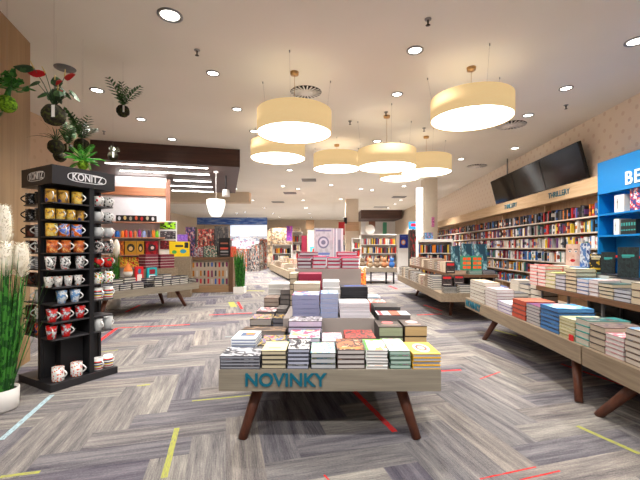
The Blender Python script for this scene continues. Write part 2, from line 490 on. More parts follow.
M_grey = plain('grey metal', (120, 120, 122), 0.5, 0.3)
def swirl_vent(px, py, r, label):
    x, d = ceil_pt(px, py)
    e = empty('swirl_air_vent', label, 'air vent', (x, d, CEIL), 0, 'round swirl air vents')
    mb = MB(); mb.lathe([(0.0004, -0.004), (r, -0.004), (r, -0.001)], 32); mb.build('plate', M_dark, e)
    mb = MB()
    for k in range(22):
        w = 2 * PI * k / 22; R = Matrix.Rotation(w, 4, 'Z')
        mb.box(r * 0.42, r * 0.98, -r * 0.035, r * 0.035, -0.02, -0.005, mat=R @ Matrix.Rotation(0.22, 4, 'X'))
    mb.build('fins', M_white, e)
    mb = MB(); mb.lathe([(0.0004, -0.022), (r * 0.44, -0.022), (r * 0.44, -0.004)], 28); mb.build('hub', M_white, e)
swirl_vent(306, 92, 0.26, 'round swirl air vent behind the biggest drum pendant')
swirl_vent(511, 125, 0.30, 'round swirl air vent near the wall screens')
swirl_vent(477, 166, 0.30, 'round swirl air vent past the rightmost pendant')
def grille(px, py, w, label):
    x, d = ceil_pt(px, py)
    e = empty('ceiling_grille', label, 'air grille', (x, d, CEIL), 0, 'far ceiling grilles')
    mb = MB(); mb.box(-w / 2, w / 2, -0.3, 0.3, -0.008, -0.001); mb.build('plate', M_grey, e)
    mb = MB()
    for k in range(7): mb.box(-w / 2 + 0.04, w / 2 - 0.04, -0.27 + k * 0.085, -0.235 + k * 0.085, -0.018, -0.009)
    mb.build('louvre', plain('louvre grey', (170, 168, 166), 0.5), e)
grille(309, 180, 0.55, 'grey ceiling grille nearest, behind the third pendant')
grille(290, 193, 0.6, 'grey ceiling grille second along the left aisle')
grille(278, 202, 0.7, 'grey ceiling grille farthest along the left aisle')
grille(399, 197, 0.7, 'grey ceiling grille left of the light tube')
grille(381, 207, 0.9, 'grey ceiling grille over the white bookcase')
def sprinkler(px, py, label):
    x, d = ceil_pt(px, py)
    e = empty('sprinkler_head', label, 'sprinkler', (x, d, CEIL), 0, 'ceiling sprinkler heads')
    mb = MB(); mb.lathe([(0.0004, -0.001), (0.04, -0.001), (0.035, -0.012), (0.0004, -0.014)], 14); mb.build('rosette', M_steel, e)
    mb = MB(); mb.tube([(0, 0, -0.012), (0, 0, -0.07)], [0.012, 0.008], 8); mb.lathe([(0.0004, -0.07), (0.028, -0.072), (0.0004, -0.076)], 10); mb.build('nozzle', plain('dark brass', (70, 62, 52), .4, .7), e)
for a in [(197, 50, 'dark sprinkler head between the two bright downlights'), (428, 19, 'dark sprinkler head nearest the top of the ceiling'), (566, 105, 'dark ceiling sensor above the far screens'),
          (424, 128, 'sprinkler head between the two big pendants'), (386, 112, 'sprinkler head above the central drum pendant'), (350, 121, 'sprinkler head above the fourth drum pendant'),
          (322, 131, 'sprinkler head behind the biggest drum pendant'), (104, 131, 'sprinkler head in front of the dark canopy by the plants')]:
    sprinkler(*a)
x, d = ceil_pt(65, 68)
mb = MB(); mb.lathe([(0.0004, -0.012), (0.135, -0.012), (0.14, -0.001)], 28)
tag(mb.build('ceiling_speaker', M_grey, None, (x, d, CEIL)), 'round grey ceiling speaker above the anthurium', 'speaker')

# drum pendants
m, t = newmat('lit linen shade')
nn = t.noise(t.mapping(t.coord(), scale=(8, 8, 120)), 3.0, 2.0)
t.b.inputs['Base Color'].default_value = lin((150, 126, 94))
t.l.new(t.ramp(nn, [(0.3, lin((242, 206, 146))), (0.7, lin((248, 214, 156)))]), t.b.inputs['Emission Color'])
t.b.inputs['Emission Strength'].default_value = 0.85; t.b.inputs['Specular IOR Level'].default_value = 0.0
t.b.inputs['Roughness'].default_value = 0.9
M_shade = m
M_diff = glow('pendant diffuser', (255, 246, 234), 9.0)
M_up = glow('pendant up light', (255, 240, 220), 1.2)
M_brass = plain('brass canopy', (190, 150, 100), 0.35, 0.6)
def pendant(px0, px1, pyb, d, label, hgt=0.43):
    r = (px1 - px0) * d / F / 2; cx = X((px0 + px1) / 2, d); zb = Z(pyb, d)
    e = empty('drum_pendant_lamp', label, 'pendant lamp', (cx, d, zb), 0, 'drum pendant lamps')
    mb = MB(); mb.lathe([(r - 0.01, 0.02), (r, 0.0), (r, hgt), (r - 0.012, hgt), (r - 0.012, 0.03)], 48); mb.build('lamp_shade', M_shade, e)
    mb = MB(); mb.lathe([(r - 0.012, 0.014), (0.0004, 0.008)], 48); mb.build('diffuser', M_diff, e)
    mb = MB(); mb.lathe([(0.0004, hgt - 0.1), (r - 0.03, hgt - 0.1)], 32); mb.build('top_diffuser', M_up, e)
    top = CEIL - zb
    mb = MB(); mb.tube([(0, 0, hgt - 0.1), (0, 0, top - 0.02)], 0.003, 6); mb.build('cord', M_brass, e)
    mb = MB(); mb.lathe([(0.0004, top - 0.05), (0.06, top - 0.045), (0.065, top - 0.001)], 18); mb.build('canopy', M_brass, e)
    for k in range(3):
        w = 2 * PI * k / 3 + 0.5; a = (r * 0.97 * math.cos(w), r * 0.97 * math.sin(w))
        mb = MB(); mb.tube([(a[0], a[1], hgt), (a[0] * 1.15, a[1] * 1.15, top - 0.001)], 0.0012, 5)
        mb.tube([(a[0] * 1.15, a[1] * 1.15, top - 0.03), (a[0] * 1.15, a[1] * 1.15, top - 0.001)], 0.008, 6)
        mb.build('suspension_wire', M_steel, e)
pendant(257.5, 331.5, 134.3, 5.5, 'cream drum pendant, largest and nearest of the pair flanking the ceiling', .33)
pendant(432, 510.5, 120, 5.36, 'cream drum pendant hanging alone towards the wall screens', .305)
pendant(251, 305, 159, 7.74, 'cream drum pendant tucked below and behind the biggest one', 0.34)
pendant(313.5, 360, 169.5, 9.4, 'cream drum pendant between the biggest one and the central one', 0.37)
pendant(358, 415.5, 168, 7.33, 'cream drum pendant in the centre of the overlapping cluster', 0.34)
pendant(402, 450.5, 173, 8.7, 'cream drum pendant just in front of the square column', 0.365)
pendant(380, 419, 179, 10.8, 'cream drum pendant lowest and farthest, mostly hidden by the central one', 0.3)

# white glass pendant under the canopy
d = 10.45; e = empty('glass_pendant_lamp', 'small white bell shaped glass pendant under the dark canopy', 'pendant lamp', (X(216, d), d, Z(217, d)))
r = 9 * d / F; hh = 17 * d / F
mb = MB(); mb.lathe([(0.0005, 0), (r * .5, 0.01), (r * .75, hh * .25), (r, hh * .75), (r * .98, hh), (r * .9, hh + .01), (0.0005, hh + .012)], 28); mb.build('lamp_shade', glow('opal glass', (255, 250, 240), 1.6), e)
mb = MB(); mb.tube([(0, 0, hh), (0, 0, 3.575 - Z(217, d))], 0.012, 6); mb.build('cord', M_white, e)
mb = MB(); mb.lathe([(0.0005, 3.54 - Z(217, d)), (0.07, 3.545 - Z(217, d)), (0.07, 3.579 - Z(217, d))], 14); mb.build('canopy', M_white, e)
# track spot under canopy
d = 11.0
e = empty('spotlight', 'small white spotlight under the dark canopy corner', 'spotlight', (X(226, d), d, 3.575))
mb = MB(); mb.tube([(0, 0, 0), (0, 0, -0.42)], 0.02, 8); mb.build('stem', M_black, e)
mb = MB(); mb.lathe([(0.0005, -0.42), (0.10, -0.43), (0.12, -0.62), (0.10, -0.63), (0.0005, -0.60)], 14); mb.build('head', M_white, e)
# LED strips
M_led = glow('led strip', (255, 252, 248), 16)
for i, (ly, x0, nm) in enumerate([(0.22, LZ.on_x(105, .22), 'first'), (1.15, LZ.on_x(120, 1.15), 'second'), (2.35, -1.95, 'third'), (3.45, -2.2, 'fourth'), (4.6, -2.3, 'fifth')]):
    e = empty('ceiling_strip_light', f'{nm} white light strip counted from the front edge of the walnut canopy', 'light strip', LZ.w(0, ly, 3.58), LZ.a, 'light strips under the canopy')
    mb = MB(); mb.box(x0, -0.82, -0.05, 0.05, -0.03, -0.001); mb.build('housing', M_white, e)
    mb = MB(); mb.box(x0 + .01, -0.83, -0.03, 0.03, -0.04, -0.031); mb.build('tube', M_led, e)
    if i < 2:
        for q in (x0 * .35, x0 * .75):
            L = bpy.data.lights.new('strip beam', 'AREA'); L.energy = 24; L.shape = 'RECTANGLE'; L.size = 1.2; L.size_y = .06; L.color = (1, .98, .97)
            lo = bpy.data.objects.new('strip_beam', L); COL.objects.link(lo); lo.parent = e; lo.location = (q, 0, -.05); lo.rotation_euler = (.85 if i == 0 else .5, 0, 0)
# glowing vertical tube by the column
d = 13.6
e = empty('vertical_light_tube', 'tall glowing white light tube standing beside the square column', 'light tube', (X(419.5, d), d, 0))
mb = MB(); mb.tube([(0, 0, Z(236, d)), (0, 0, Z(188, d))], 3.4 * d / F, 16); mb.build('tube', glow('tube glow', (255, 252, 246), 3.0), e)
mb = MB(); mb.tube([(0, 0, 0), (0, 0, Z(236, d) - .001)], 3.2 * d / F, 16); mb.build('post', M_white, e)

# ------------------------------------------------------------------ books
def book_meshes(w, l, t, cover, page, artm, spine='L', hard=True):
    c = (hard if hard is not True else 0.0046) if hard else 0.0014
    c = min(c, t * 0.24)
    mb = MB()
    mb.box(-w / 2, w / 2, -l / 2, l / 2, 0, c, 0)
    mb.box(-w / 2, w / 2, -l / 2, l / 2, t - c, t, 0, top=1)
    if spine == 'L': mb.box(-w / 2, -w / 2 + c, -l / 2, l / 2, c, t - c, 0)
    elif spine == 'R': mb.box(w / 2 - c, w / 2, -l / 2, l / 2, c, t - c, 0)
    elif spine == 'F': mb.box(-w / 2, w / 2, -l / 2, -l / 2 + c, c, t - c, 0)
    else: mb.box(-w / 2, w / 2, l / 2 - c, l / 2, c, t - c, 0)
    i = 0.003 if hard else 0.0006
    e = dict(L=(c, i, i, i), R=(i, c, i, i), F=(i, i, c, i), B=(i, i, i, c))[spine]
    pg = MB(); pg.box(-w / 2 + e[0], w / 2 - e[1], -l / 2 + e[2], l / 2 - e[3], c, t - c)
    return mb.mesh('book', [cover, artm]), pg.mesh('pages', page)

NBOOK = [0]
PAGES = {}
def page(rgb):
    k = tuple(rgb)
    if k not in PAGES:
        m, t = newmat('pages %d %d %d' % k)
        n = t.noise(t.mapping(t.coord(), scale=(3, 3, 900)), 1.0, 2.0)
        t.l.new(t.ramp(n, [(0.35, lin([v * 0.76 for v in rgb])), (0.65, lin([v * .94 for v in rgb]))]), t.b.inputs['Base Color'])
        t.b.inputs['Roughness'].default_value = 0.85
        PAGES[k] = m
    return PAGES[k]
STYLE = {}
def style(name, cover, pg, base, cols=None, scale=4.0, shapes=(), hard=True, spine='L', seed=None):
    sd = seed if seed is not None else len(STYLE) * 3.17
    STYLE[name] = (plain('cover ' + name, cover, 0.4, var=0.03), page(pg), art('art ' + name, base, cols, scale, shapes, seed=sd), hard, spine)

def stack(frame, x, y, z, w, l, top, n, st, desc, group, rz=0.0, jit=0.004, sp=None):
    """n copies of one title piled flat; every copy a book of its own"""
    cover, pg, am, hard, spine = STYLE[st]
    spine = sp or spine
    t = (top - z) / n
    cm, pm = book_meshes(w, l, t - 0.0008, cover, pg, am, spine, hard)
    proto = None
    for k in range(n):
        dn = n - k
        nm = ('top' if dn == 1 else 'bottom' if k == 0 else ORD[dn])
        lab = f'{nm} book of {desc}' if dn == 1 or k == 0 else f'{nm} book down in {desc}'
        if n == 1: lab = f'single book, {desc}'
        if proto is None:
            o = link('book', cm); p = link('pages', pm, o); proto = (o, p)
        else:
            o = proto[0].copy(); COL.objects.link(o); p = proto[1].copy(); COL.objects.link(p); p.parent = o
        o.location = frame.w(x + random.uniform(-jit, jit), y + random.uniform(-jit, jit), z + k * t + 0.0005)
        o.rotation_euler = (0, 0, frame.a + rz + random.uniform(-0.012, 0.012))
        tag(o, lab, 'book', group)
        NBOOK[0] += 1

W0 = Frame(0, 0, 0)
wh = (246, 244, 240)
style('greywhite', (66, 66, 74), (170, 172, 182), (188, 190, 196), [(70, 70, 78), (226, 226, 228)], 2.2)
style('cream', (42, 40, 40), (222, 208, 174), (238, 226, 178), None, 4, [('r', .5, .6, .35, .1, (244, 236, 204)), ('r', .5, .3, .25, .04, (160, 140, 90))])
style('bluepage', (48, 50, 60), (196, 200, 222), (44, 42, 44), [(232, 232, 230), (120, 120, 122)], 3.2)
style('blackblue', (26, 28, 34), (206, 208, 212), (214, 236, 222), [(120, 190, 220), (236, 250, 160), (250, 250, 250)], 4)
style('orangebrown', (52, 38, 34), (216, 208, 204), (206, 120, 74), [(76, 44, 34), (236, 190, 150)], 3, [('r', .5, .15, .4, .06, (240, 150, 60))])
style('whitegreen', (232, 232, 230), (196, 194, 192), (246, 244, 240), [(250, 250, 246), (240, 170, 110)], 2.5, [('r', .06, .5, .06, .6, (96, 170, 70)), ('r', .5, .94, .6, .06, (120, 190, 90))])
style('greenpage', (28, 66, 52), (188, 216, 202), (238, 240, 236), [(170, 226, 170), (240, 190, 210)], 2.4)
style('yellow', (206, 160, 40), (186, 190, 206), (240, 190, 56), None, 3, [('e', .5, .5, .3, .36, (246, 240, 230)), ('e', .5, .5, .2, .24, (180, 60, 40)), ('e', .5, .5, .13, .16, (240, 220, 190)), ('r', .5, .1, .42, .03, (250, 220, 120))])
style('whiteblue', (236, 238, 242), (172, 184, 212), (244, 246, 248), None, 3, [('r', .55, .55, .3, .2, (70, 100, 140)), ('r', .62, .62, .18, .12, (236, 150, 60))])
style('colourdark', (46, 40, 40), (180, 172, 166), (56, 52, 70), [(220, 190, 60), (90, 120, 190), (200, 60, 60)], 4)
style('pinkpic', (60, 120, 96), (222, 210, 232), (236, 100, 130), [(250, 240, 240), (120, 200, 200), (250, 220, 120)], 3.4)
style('palecover', (214, 206, 212), (214, 208, 206), (232, 224, 226), [(236, 160, 180), (250, 250, 250)], 3)
style('redbrown', (120, 34, 34), (222, 200, 190), (128, 60, 48), [(206, 60, 50), (60, 44, 40)], 4)
style('darkgreenpage', (44, 36, 34), (176, 186, 152), (56, 44, 40), None, 3, [('e', .5, .62, .25, .2, (226, 110, 110)), ('r', .5, .28, .35, .05, (150, 130, 110))])
style('darkcreampage', (54, 42, 38), (218, 184, 128), (70, 54, 48), None, 3, [('e', .5, .62, .28, .22, (240, 196, 190)), ('r', .5, .25, .3, .05, (180, 150, 130))])
style('brownpic', (38, 32, 32), (150, 140, 136), (76, 62, 54), [(150, 120, 94), (40, 34, 34)], 3)
style('lavender', (34, 32, 36), (206, 196, 224), (40, 38, 44), [(220, 214, 216), (150, 140, 150)], 6)
style('blackred', (24, 22, 24), (120, 112, 112), (240, 236, 234), None, 3, [('r', .55, .5, .16, .5, (232, 90, 60)), ('r', .1, .5, .06, .5, (190, 30, 60))])
style('black', (24, 24, 26), (80, 78, 78), (44, 42, 44), [(60, 58, 60)], 3)
style('redwhite', (208, 44, 44), (240, 220, 210), (244, 222, 200), [(236, 80, 70), (250, 240, 230)], 2)
style('lightblue', (90, 170, 214), (226, 232, 236), (150, 212, 236), [(244, 250, 252)], 2)
style('pinkdark', (40, 36, 40), (130, 122, 124), (220, 150, 150), [(90, 84, 90), (240, 226, 220)], 2.6)
style('golddark', (36, 36, 50), (120, 118, 126), (196, 160, 60), [(50, 46, 60)], 3)
style('brown', (94, 76, 68), (190, 172, 156), (150, 130, 116), [(110, 90, 80)], 3)
style('darkgrey', (62, 58, 58), (140, 132, 128), (96, 90, 88), [(130, 124, 120)], 3)
style('white', (240, 238, 236), (228, 224, 218), (244, 242, 240), [(210, 214, 222)], 3)
style('purplegrey', (90, 96, 140), (158, 160, 196), (236, 238, 246), [(90, 140, 214), (226, 90, 90)], 3, hard=False)
style('bluewhite', (110, 150, 210), (176, 182, 214), (222, 236, 250), [(60, 130, 216), (250, 250, 250)], 2.4, hard=False)
style('whitepapers', (244, 242, 246), (236, 232, 240), (248, 246, 246), None, 3, [('r', .3, .2, .06, .06, (210, 60, 80)), ('r', .5, .2, .06, .06, (190, 60, 120)), ('r', .7, .2, .06, .06, (210, 60, 60))], hard=False)
style('creamthick', (60, 48, 40), (222, 204, 176), (226, 206, 176), [(240, 230, 210)], 2)
style('blackbluecover', (24, 24, 30), (60, 60, 70), (30, 32, 44), None, 3, [('r', .5, .5, .36, .2, (50, 90, 180))], spine='F')
style('maroon', (136, 22, 58), (150, 60, 84), (150, 28, 66), None, 3, [('r', .5, .5, .3, .12, (200, 120, 140))], spine='F')
style('magenta', (176, 14, 66), (226, 228, 234), (190, 18, 76), [(226, 60, 116)], 2, hard=.009)
style('maroongrey', (104, 16, 46), (214, 216, 222), (176, 18, 70), [(140, 20, 60)], 2, hard=.009)
# right tables
style('whitebrown', (92, 66, 50), (232, 226, 214), (206, 178, 146), [(226, 208, 184)], 3)
style('pinkwhite', (150, 124, 120), (238, 232, 230), (236, 228, 226), [(220, 190, 190)], 3)
style('purplewhite', (90, 64, 140), (236, 232, 240), (214, 204, 236), [(250, 250, 250)], 3)
style('brick', (60, 30, 26), (206, 84, 56), (190, 92, 66), [(214, 130, 100), (150, 60, 48)], 2.4)
style('greyviolet', (96, 92, 100), (206, 200, 198), (130, 56, 90), [(84, 60, 130), (190, 60, 60)], 2.6)
style('blue', (26, 34, 54), (72, 132, 198), (58, 150, 220), [(150, 214, 246), (240, 250, 252)], 1.6)
style('creamgreen', (150, 140, 90), (228, 222, 186), (234, 232, 196), [(214, 214, 160)], 2)
style('tealhard', (0, 146, 140), (214, 204, 188), (20, 140, 140), [(60, 60, 66), (150, 160, 150)], 3)
style('beigedark', (60, 50, 44), (204, 188, 166), (110, 92, 88), [(150, 130, 120), (80, 66, 90)], 3)
style('whitered', (170, 130, 130), (240, 236, 232), (246, 240, 236), [(220, 120, 140)], 3)
style('brownwhite', (84, 64, 54), (230, 218, 204), (120, 170, 210), [(220, 190, 150), (90, 70, 60)], 2)
style('redspine', (210, 56, 50), (240, 226, 220), (214, 80, 70), [(230, 150, 140)], 3)
style('yellowgreen', (150, 150, 60), (232, 222, 196), (190, 190, 90), [(230, 226, 170), (120, 130, 60)], 2.5)
style('blueline', (70, 110, 160), (232, 230, 232), (60, 140, 190), [(150, 200, 220)], 2)
style('greenbrown', (40, 50, 46), (222, 206, 176), (60, 110, 106), [(40, 60, 60)], 3)
style('greyplain', (70, 72, 80), (206, 206, 214), (110, 112, 118), [(70, 70, 76)], 3)

# ------------------------------------------------------------------ front display table and what lies on it
def leg_mesh(top, foot, rt=0.046, rf=0.034):
    mb = MB(); mb.tube([foot, top], [rf, rt], 14); 
    return mb.mesh('leg', M_leg)
def display_table(frame, x0, x1, y0, y1, ztop, label, group=None, th=0.155, texts=(), leg_in=0.2, splay=0.14, m=None, far_in=.12, near_in=.12):
    ox, oy = frame.w(x0, y0)[:2]
    e = empty('display_table', label, 'table', (ox, oy, 0), frame.a, group)
    w, l = x1 - x0, y1 - y0
    m = m or M_oak
    mb = MB(); mb.box(0, w, 0, l, ztop - th, ztop); top = mb.build('tabletop', m, e)
    for sx in (0, 1):
        for sy in (0, 1):
            tx = leg_in + .12 if sx == 0 else w - leg_in - .12; fx = leg_in if sx == 0 else w - leg_in
            ty = near_in + splay if sy == 0 else l - far_in - splay; fy = near_in if sy == 0 else l - far_in
            link('leg', leg_mesh((tx, ty, ztop - th - .001), (fx, fy, 0.0)), e)
    for body, size, loc, rz in texts:
        letter(body, size, 0.006, M_teal, top, loc, rz, bold=size * 0.022)
    return e
T = 0.56
display_table(W0, -0.77, 0.84, 2.68, 5.95, T, 'pale oak display table with teal lettering, nearest in the middle of the aisle',
              texts=[('NOVINKY', 0.131, (0.482, -0.004, T - 0.076), 0.0)], leg_in=0.145, splay=0.12)
tag((lambda b: (b.box(-0.41, 0.49, 3.62, 5.85, T + .0005, 0.75), b)[1])(MB()).build('display_riser', M_taupe), 'low taupe riser box on the front table under the purple stacks', 'riser')
tag((lambda b: (b.box(-0.40, 0.48, 4.92, 5.84, 0.7505, 1.16), b)[1])(MB()).build('display_riser', M_taupe), 'taller taupe riser box carrying the magenta stacks', 'riser')

G1 = 'books piled on the front table'
def st1(x0, x1, d, z, ytop, l, n, s, desc, rz=0.0):
    w = (x1 - x0) * d / F - 0.004
    stack(W0, X((x0 + x1) / 2, d), d + l / 2, z, w, l, Z(ytop, d), n, s, desc, G1, rz)
A = 2.70
st1(219.5, 260, A, T, 356, .24, 4, 'greywhite', "the grey-white stack at the front table's edge beside the N")
st1(261, 286, A, T, 350.5, .26, 4, 'cream', 'the cream-covered stack on the front edge above the letter O')
st1(287, 309, A, T, 349, .30, 5, 'bluepage', 'the stack with bluish pages and black-white cover above the letter I')
st1(310.5, 336, A, T, 353, .30, 3, 'blackblue', 'the low stack with pale green cover above the letter Y')
st1(337, 365, A, T, 349.5, .32, 4, 'orangebrown', 'the orange-brown stack right of centre on the front edge')
st1(366, 388, A, T, 350, .32, 6, 'whitegreen', 'the white stack with a green-striped cover on the front edge')
st1(389.5, 411, A, T, 351, .36, 4, 'greenpage', 'the dark green stack beside the yellow-covered stack')
st1(412.5, 441, A, T, 354, .34, 4, 'yellow', 'the yellow stack with a round emblem at the corner')
st1(231, 256, 3.0, T, 339, .30, 6, 'whiteblue', 'the white stack with bluish pages behind the grey-white corner stack')
st1(258, 286, 3.0, T, 345, .34, 2, 'colourdark', 'the low dark multicoloured pair behind the cream stack')
st1(288, 320, 3.02, T, 338, .30, 4, 'pinkpic', 'the pink picture-covered stack behind the black-white cover')
st1(322, 343, 3.04, T, 341, .3, 4, 'palecover', 'the pale pink stack beside the pink picture stack')
st1(345, 376, 3.06, T, 338, .3, 5, 'redbrown', 'the red-brown stack before the riser box')
st1(378.5, 403, 3.3, T, 327, .32, 2, 'darkgreenpage', 'the thick pair with greenish pages and red emblem')
st1(404.5, 427.5, 3.3, T, 326, .3, 2, 'darkcreampage', 'the thick pair with cream pages and pink emblem')
st1(239.5, 285, 3.39, T, 331.5, .215, 2, 'brownpic', 'the wide dark brown picture books at the table side')
st1(288, 322, 3.34, T, 321, .23, 4, 'lavender', 'the lavender-paged stack with black speckled cover')
st1(378, 411, 3.66, T, 315, .24, 3, 'blackred', 'the black stack with a white and red cover')
st1(374.5, 401, 3.96, T, 307, .32, 4, 'black', 'the plain black stack by the riser')
st1(370.5, 387, 4.34, T, 303, .3, 4, 'redwhite', 'the red and white pile by the riser')
st1(366.5, 381, 4.72, T, 297, .3, 4, 'lightblue', 'the light blue pile behind the red and white one')
st1(250, 271.5, 3.85, T, 319, .28, 2, 'colourdark', 'the dark multicoloured pair behind the wide brown books')
st1(272.5, 283.5, 3.85, T, 318.5, .28, 3, 'golddark', 'the narrow dark stack with a gold cover')
st1(256, 275.5, 4.2, T, 311.5, .3, 4, 'pinkdark', 'the dark stack with a pinkish cover at the table side')
st1(276, 286, 4.2, T, 309, .3, 5, 'darkgrey', 'the dark grey stack against the low riser')
st1(264, 279, 4.58, T, 298, .28, 5, 'brown', 'the brown stack at the table side')
st1(280, 290, 4.58, T, 290, .28, 6, 'darkgrey', 'the tall brown-grey stack against the low riser')
st1(268, 292, 4.95, T, 284, .3, 6, 'white', 'the white stack at the back of the table side')
R1 = 0.7505
st1(292, 319.5, 3.66, R1, 295, .3, 5, 'purplegrey', 'the tall purple-grey stack on the low riser')
st1(320.5, 338.5, 3.66, R1, 293.5, .28, 5, 'bluewhite', 'the blue and white covered stack on the low riser')
st1(339.5, 370, 3.66, R1, 303, .3, 4, 'whitepapers', 'the white stack with small red letters on the riser')
st1(293, 320, 4.02, R1, 283.5, .3, 3, 'creamthick', 'the thick cream-paged stack behind the purple-grey one')
st1(323, 340, 4.02, R1, 281.5, .3, 5, 'white', 'the white stack behind the blue and white covers')
st1(341, 368, 4.02, R1, 287, .26, 5, 'blackbluecover', 'the black stack with a blue cover on the riser')
st1(289.5, 297.5, 4.4, R1, 273.5, .3, 6, 'creamthick', 'the narrow cream stack beside the maroon one')
st1(298.5, 322, 4.4, R1, 274, .3, 5, 'maroon', 'the maroon-spined stack')
R2 = 1.1605
for i, (a, b, s, nm) in enumerate([(297, 311, 'maroongrey', 'first'), (312.5, 326, 'magenta', 'second'), (327, 340, 'magenta', 'third'), (341.5, 359, 'magenta', 'fourth')]):
    st1(a, b, 4.96, R2, 257.5 - (i == 1), .3, 3, s, f'the {nm} magenta stack along the front of the tall riser')
for i, (a, b, nm) in enumerate([(299, 318, 'maroon side'), (337, 357, 'column side')]):
    st1(a, b, 5.32, R2, 252, .3, 4, 'maroongrey' if i == 0 else 'magenta', f'the rear magenta stack on the {nm} of the riser')
# poster display standing on tall riser
d = 5.68
e = empty('poster_display', 'pale grey cardboard display with a round emblem above the magenta books', 'display stand', (X(329, d), d, R2))
w = 30 * d / F; zt = Z(228, d) - R2
mb = MB(); mb.box(-w / 2, w / 2 * 0.25, 0, 0.14, 0, zt, front=1)
mb.build('front_panel', [plain('card grey', (198, 198, 208), .6), art('emblem poster', (182, 186, 192), [(200, 202, 208)], 6, [('e', .5, .62, .3, .16, (120, 124, 150)), ('e', .5, .62, .22, .115, (206, 208, 220)), ('e', .5, .62, .12, .06, (120, 124, 150)), ('r', .5, .32, .34, .03, (110, 130, 190)), ('r', .5, .24, .3, .02, (120, 130, 170)), ('r', .5, .93, .42, .02, (120, 120, 160))])], e)
mb = MB(); mb.box(w / 2 * 0.27, w / 2 * 0.95, 0.02, 0.14, 0, zt * .99, front=1)
mb.build('side_panel', [plain('card white', (226, 224, 230), .6), art('striped card', (224, 228, 230), None, 4, [('r', .2, .5, .06, .6, (140, 146, 166)), ('r', .62, .5, .2, .6, (180, 186, 196)), ('r', .62, .4, .12, .3, (120, 126, 146))])], e)

# ------------------------------------------------------------------ long tables on the right
RT = Frame(2.30, 3.32, -0.0526)
display_table(RT, 0, 1.45, 0.012, 3.2, T, 'long oak display table with lettering near its far corner, on the right of the aisle', 'long tables beside the book wall', m=M_oak_y, th=.165,
              texts=[('NOVINKY', 0.15, (-0.004, 2.80, T - 0.083), -PI / 2)], leg_in=0.06, splay=0.24, far_in=.72)
display_table(RT, 0, 1.45, -3.2, -0.012, T, 'long oak display table running out of the picture nearest the camera', 'long tables beside the book wall', m=M_oak_y, th=.165, leg_in=0.06, splay=0.30)
def tier(frame, x0, x1, y0, y1, z, base, label, group):
    ox, oy = frame.w(x0, y0)[:2]
    e = empty('tier_shelf', label, 'shelf', (ox, oy, base), frame.a, group)
    mb = MB(); mb.box(0, x1 - x0, 0, y1 - y0, z - base - .055, z - base); mb.build('board', M_shelfwood, e)
    n = max(2, int((y1 - y0) / 0.62) + 1)
    for k in range(n):
        y = 0.05 + (y1 - y0 - 0.1) * k / (n - 1)
        for x in (0.06, x1 - x0 - 0.06):
            mb = MB(); mb.box(x - .012, x + .012, y - .012, y + .012, 0.0005, z - base - .056); mb.build('post', M_grey, e)
    mb = MB(); mb.box(x1 - x0 - .04, x1 - x0 - .03, 0.05, y1 - y0 - .05, 0.001, z - base - .057); mb.build('back_panel', M_dark, e)
TZ = 0.905
tier(RT, 0.60, 1.35, 0.04, 1.98, TZ, T, 'brown raised shelf along the far half of the long oak tables', 'raised shelves on the long tables')
tier(RT, 0.60, 1.35, -3.1, 0.02, TZ, T, 'brown raised shelf along the near half of the long oak tables', 'raised shelves on the long tables')

G2 = 'books on the long tables'
def st2(px0, px1, x, ytop, dep, n, s, desc, z=T, gap=.006, side=1):
    """stack whose fore edge runs along local x = x between two picture columns"""
    ya, yb = RT.on_y(px0, x), RT.on_y(px1, x)          # far, near
    w = abs(ya - yb) - gap; yc = (ya + yb) / 2
    top = Z(ytop, RT.w(x, yb)[1])
    stack(RT, x + dep / 2, yc, z, dep, w, top, n, s, desc, G2, sp='R')
e0 = 0.045
NB = 18; LATE = []
L2 = [(470, 484.5, 283, 6, 'whitebrown', 'the far corner stack above the lettering'), (485, 497, 290, 6, 'pinkwhite', 'the pinkish white stack second along the long table'),
      (497.5, 511.5, 305, 3, 'purplewhite', 'the low purple and white pile'), (512, 525.5, 302, 4, 'brick', 'the brick red stack'),
      (526, 539.5, 307, 6, 'greyviolet', 'the grey stack with a violet cover'), (540, 558.5, 309, 6, 'blue', 'the bright blue stack'),
      (559, 574.5, 320.5, 6, 'creamgreen', 'the cream-yellow stack with a red tag'), (575, 588.5, 321, 4, 'tealhard', 'the teal-covered stack'),
      (589, 604.5, 328, 4, 'beigedark', 'the beige-paged dark stack'), (605, 623.5, 338.5, 5, 'whitered', 'the white-paged low stack'),
      (624.5, 646, 333, 6, 'brownwhite', 'the last brown and white stack at the picture edge')]
for k_, (a, b, yt, n, s, nm) in enumerate(L2):
    st2(a, b, e0, yt, 0.24 if k_ < 3 else .36, n, s, nm + ' on the long table edge' if 'edge' not in nm and 'long' not in nm else nm)
red = MB(); 
yy = RT.on_y(573, e0); o = RT.w(e0 - .016, RT.on_y(574.2, e0) + .02)
mb = MB(); mb.box(-.004, .004, -.03, .03, 0, .055); tag(mb.build('price_tag', plain('red tag', (206, 26, 30), .5), None, (o[0], o[1], T + .0005), RT.a), 'small red tag in front of the cream-yellow stack', 'tag')
L3b = [(2.06, 2.34, .22, 4, 'pinkwhite', .42), (2.38, 2.66, .20, 4, 'whitebrown', .42), (2.70, 2.98, .24, 4, 'bluewhite', .42), (2.1, 2.4, .34, 4, 'cream', .85), (2.45, 2.75, .30, 4, 'whiteblue', .85), (2.8, 3.1, .34, 4, 'white', .85)]
for i, (a, b, h, n, s, x) in enumerate(L3b):
    LATE.append((RT, x - .12, x + .12, a, b, T, T + h, n, [7, 6, 5, 0, 1, 3][i], .007))
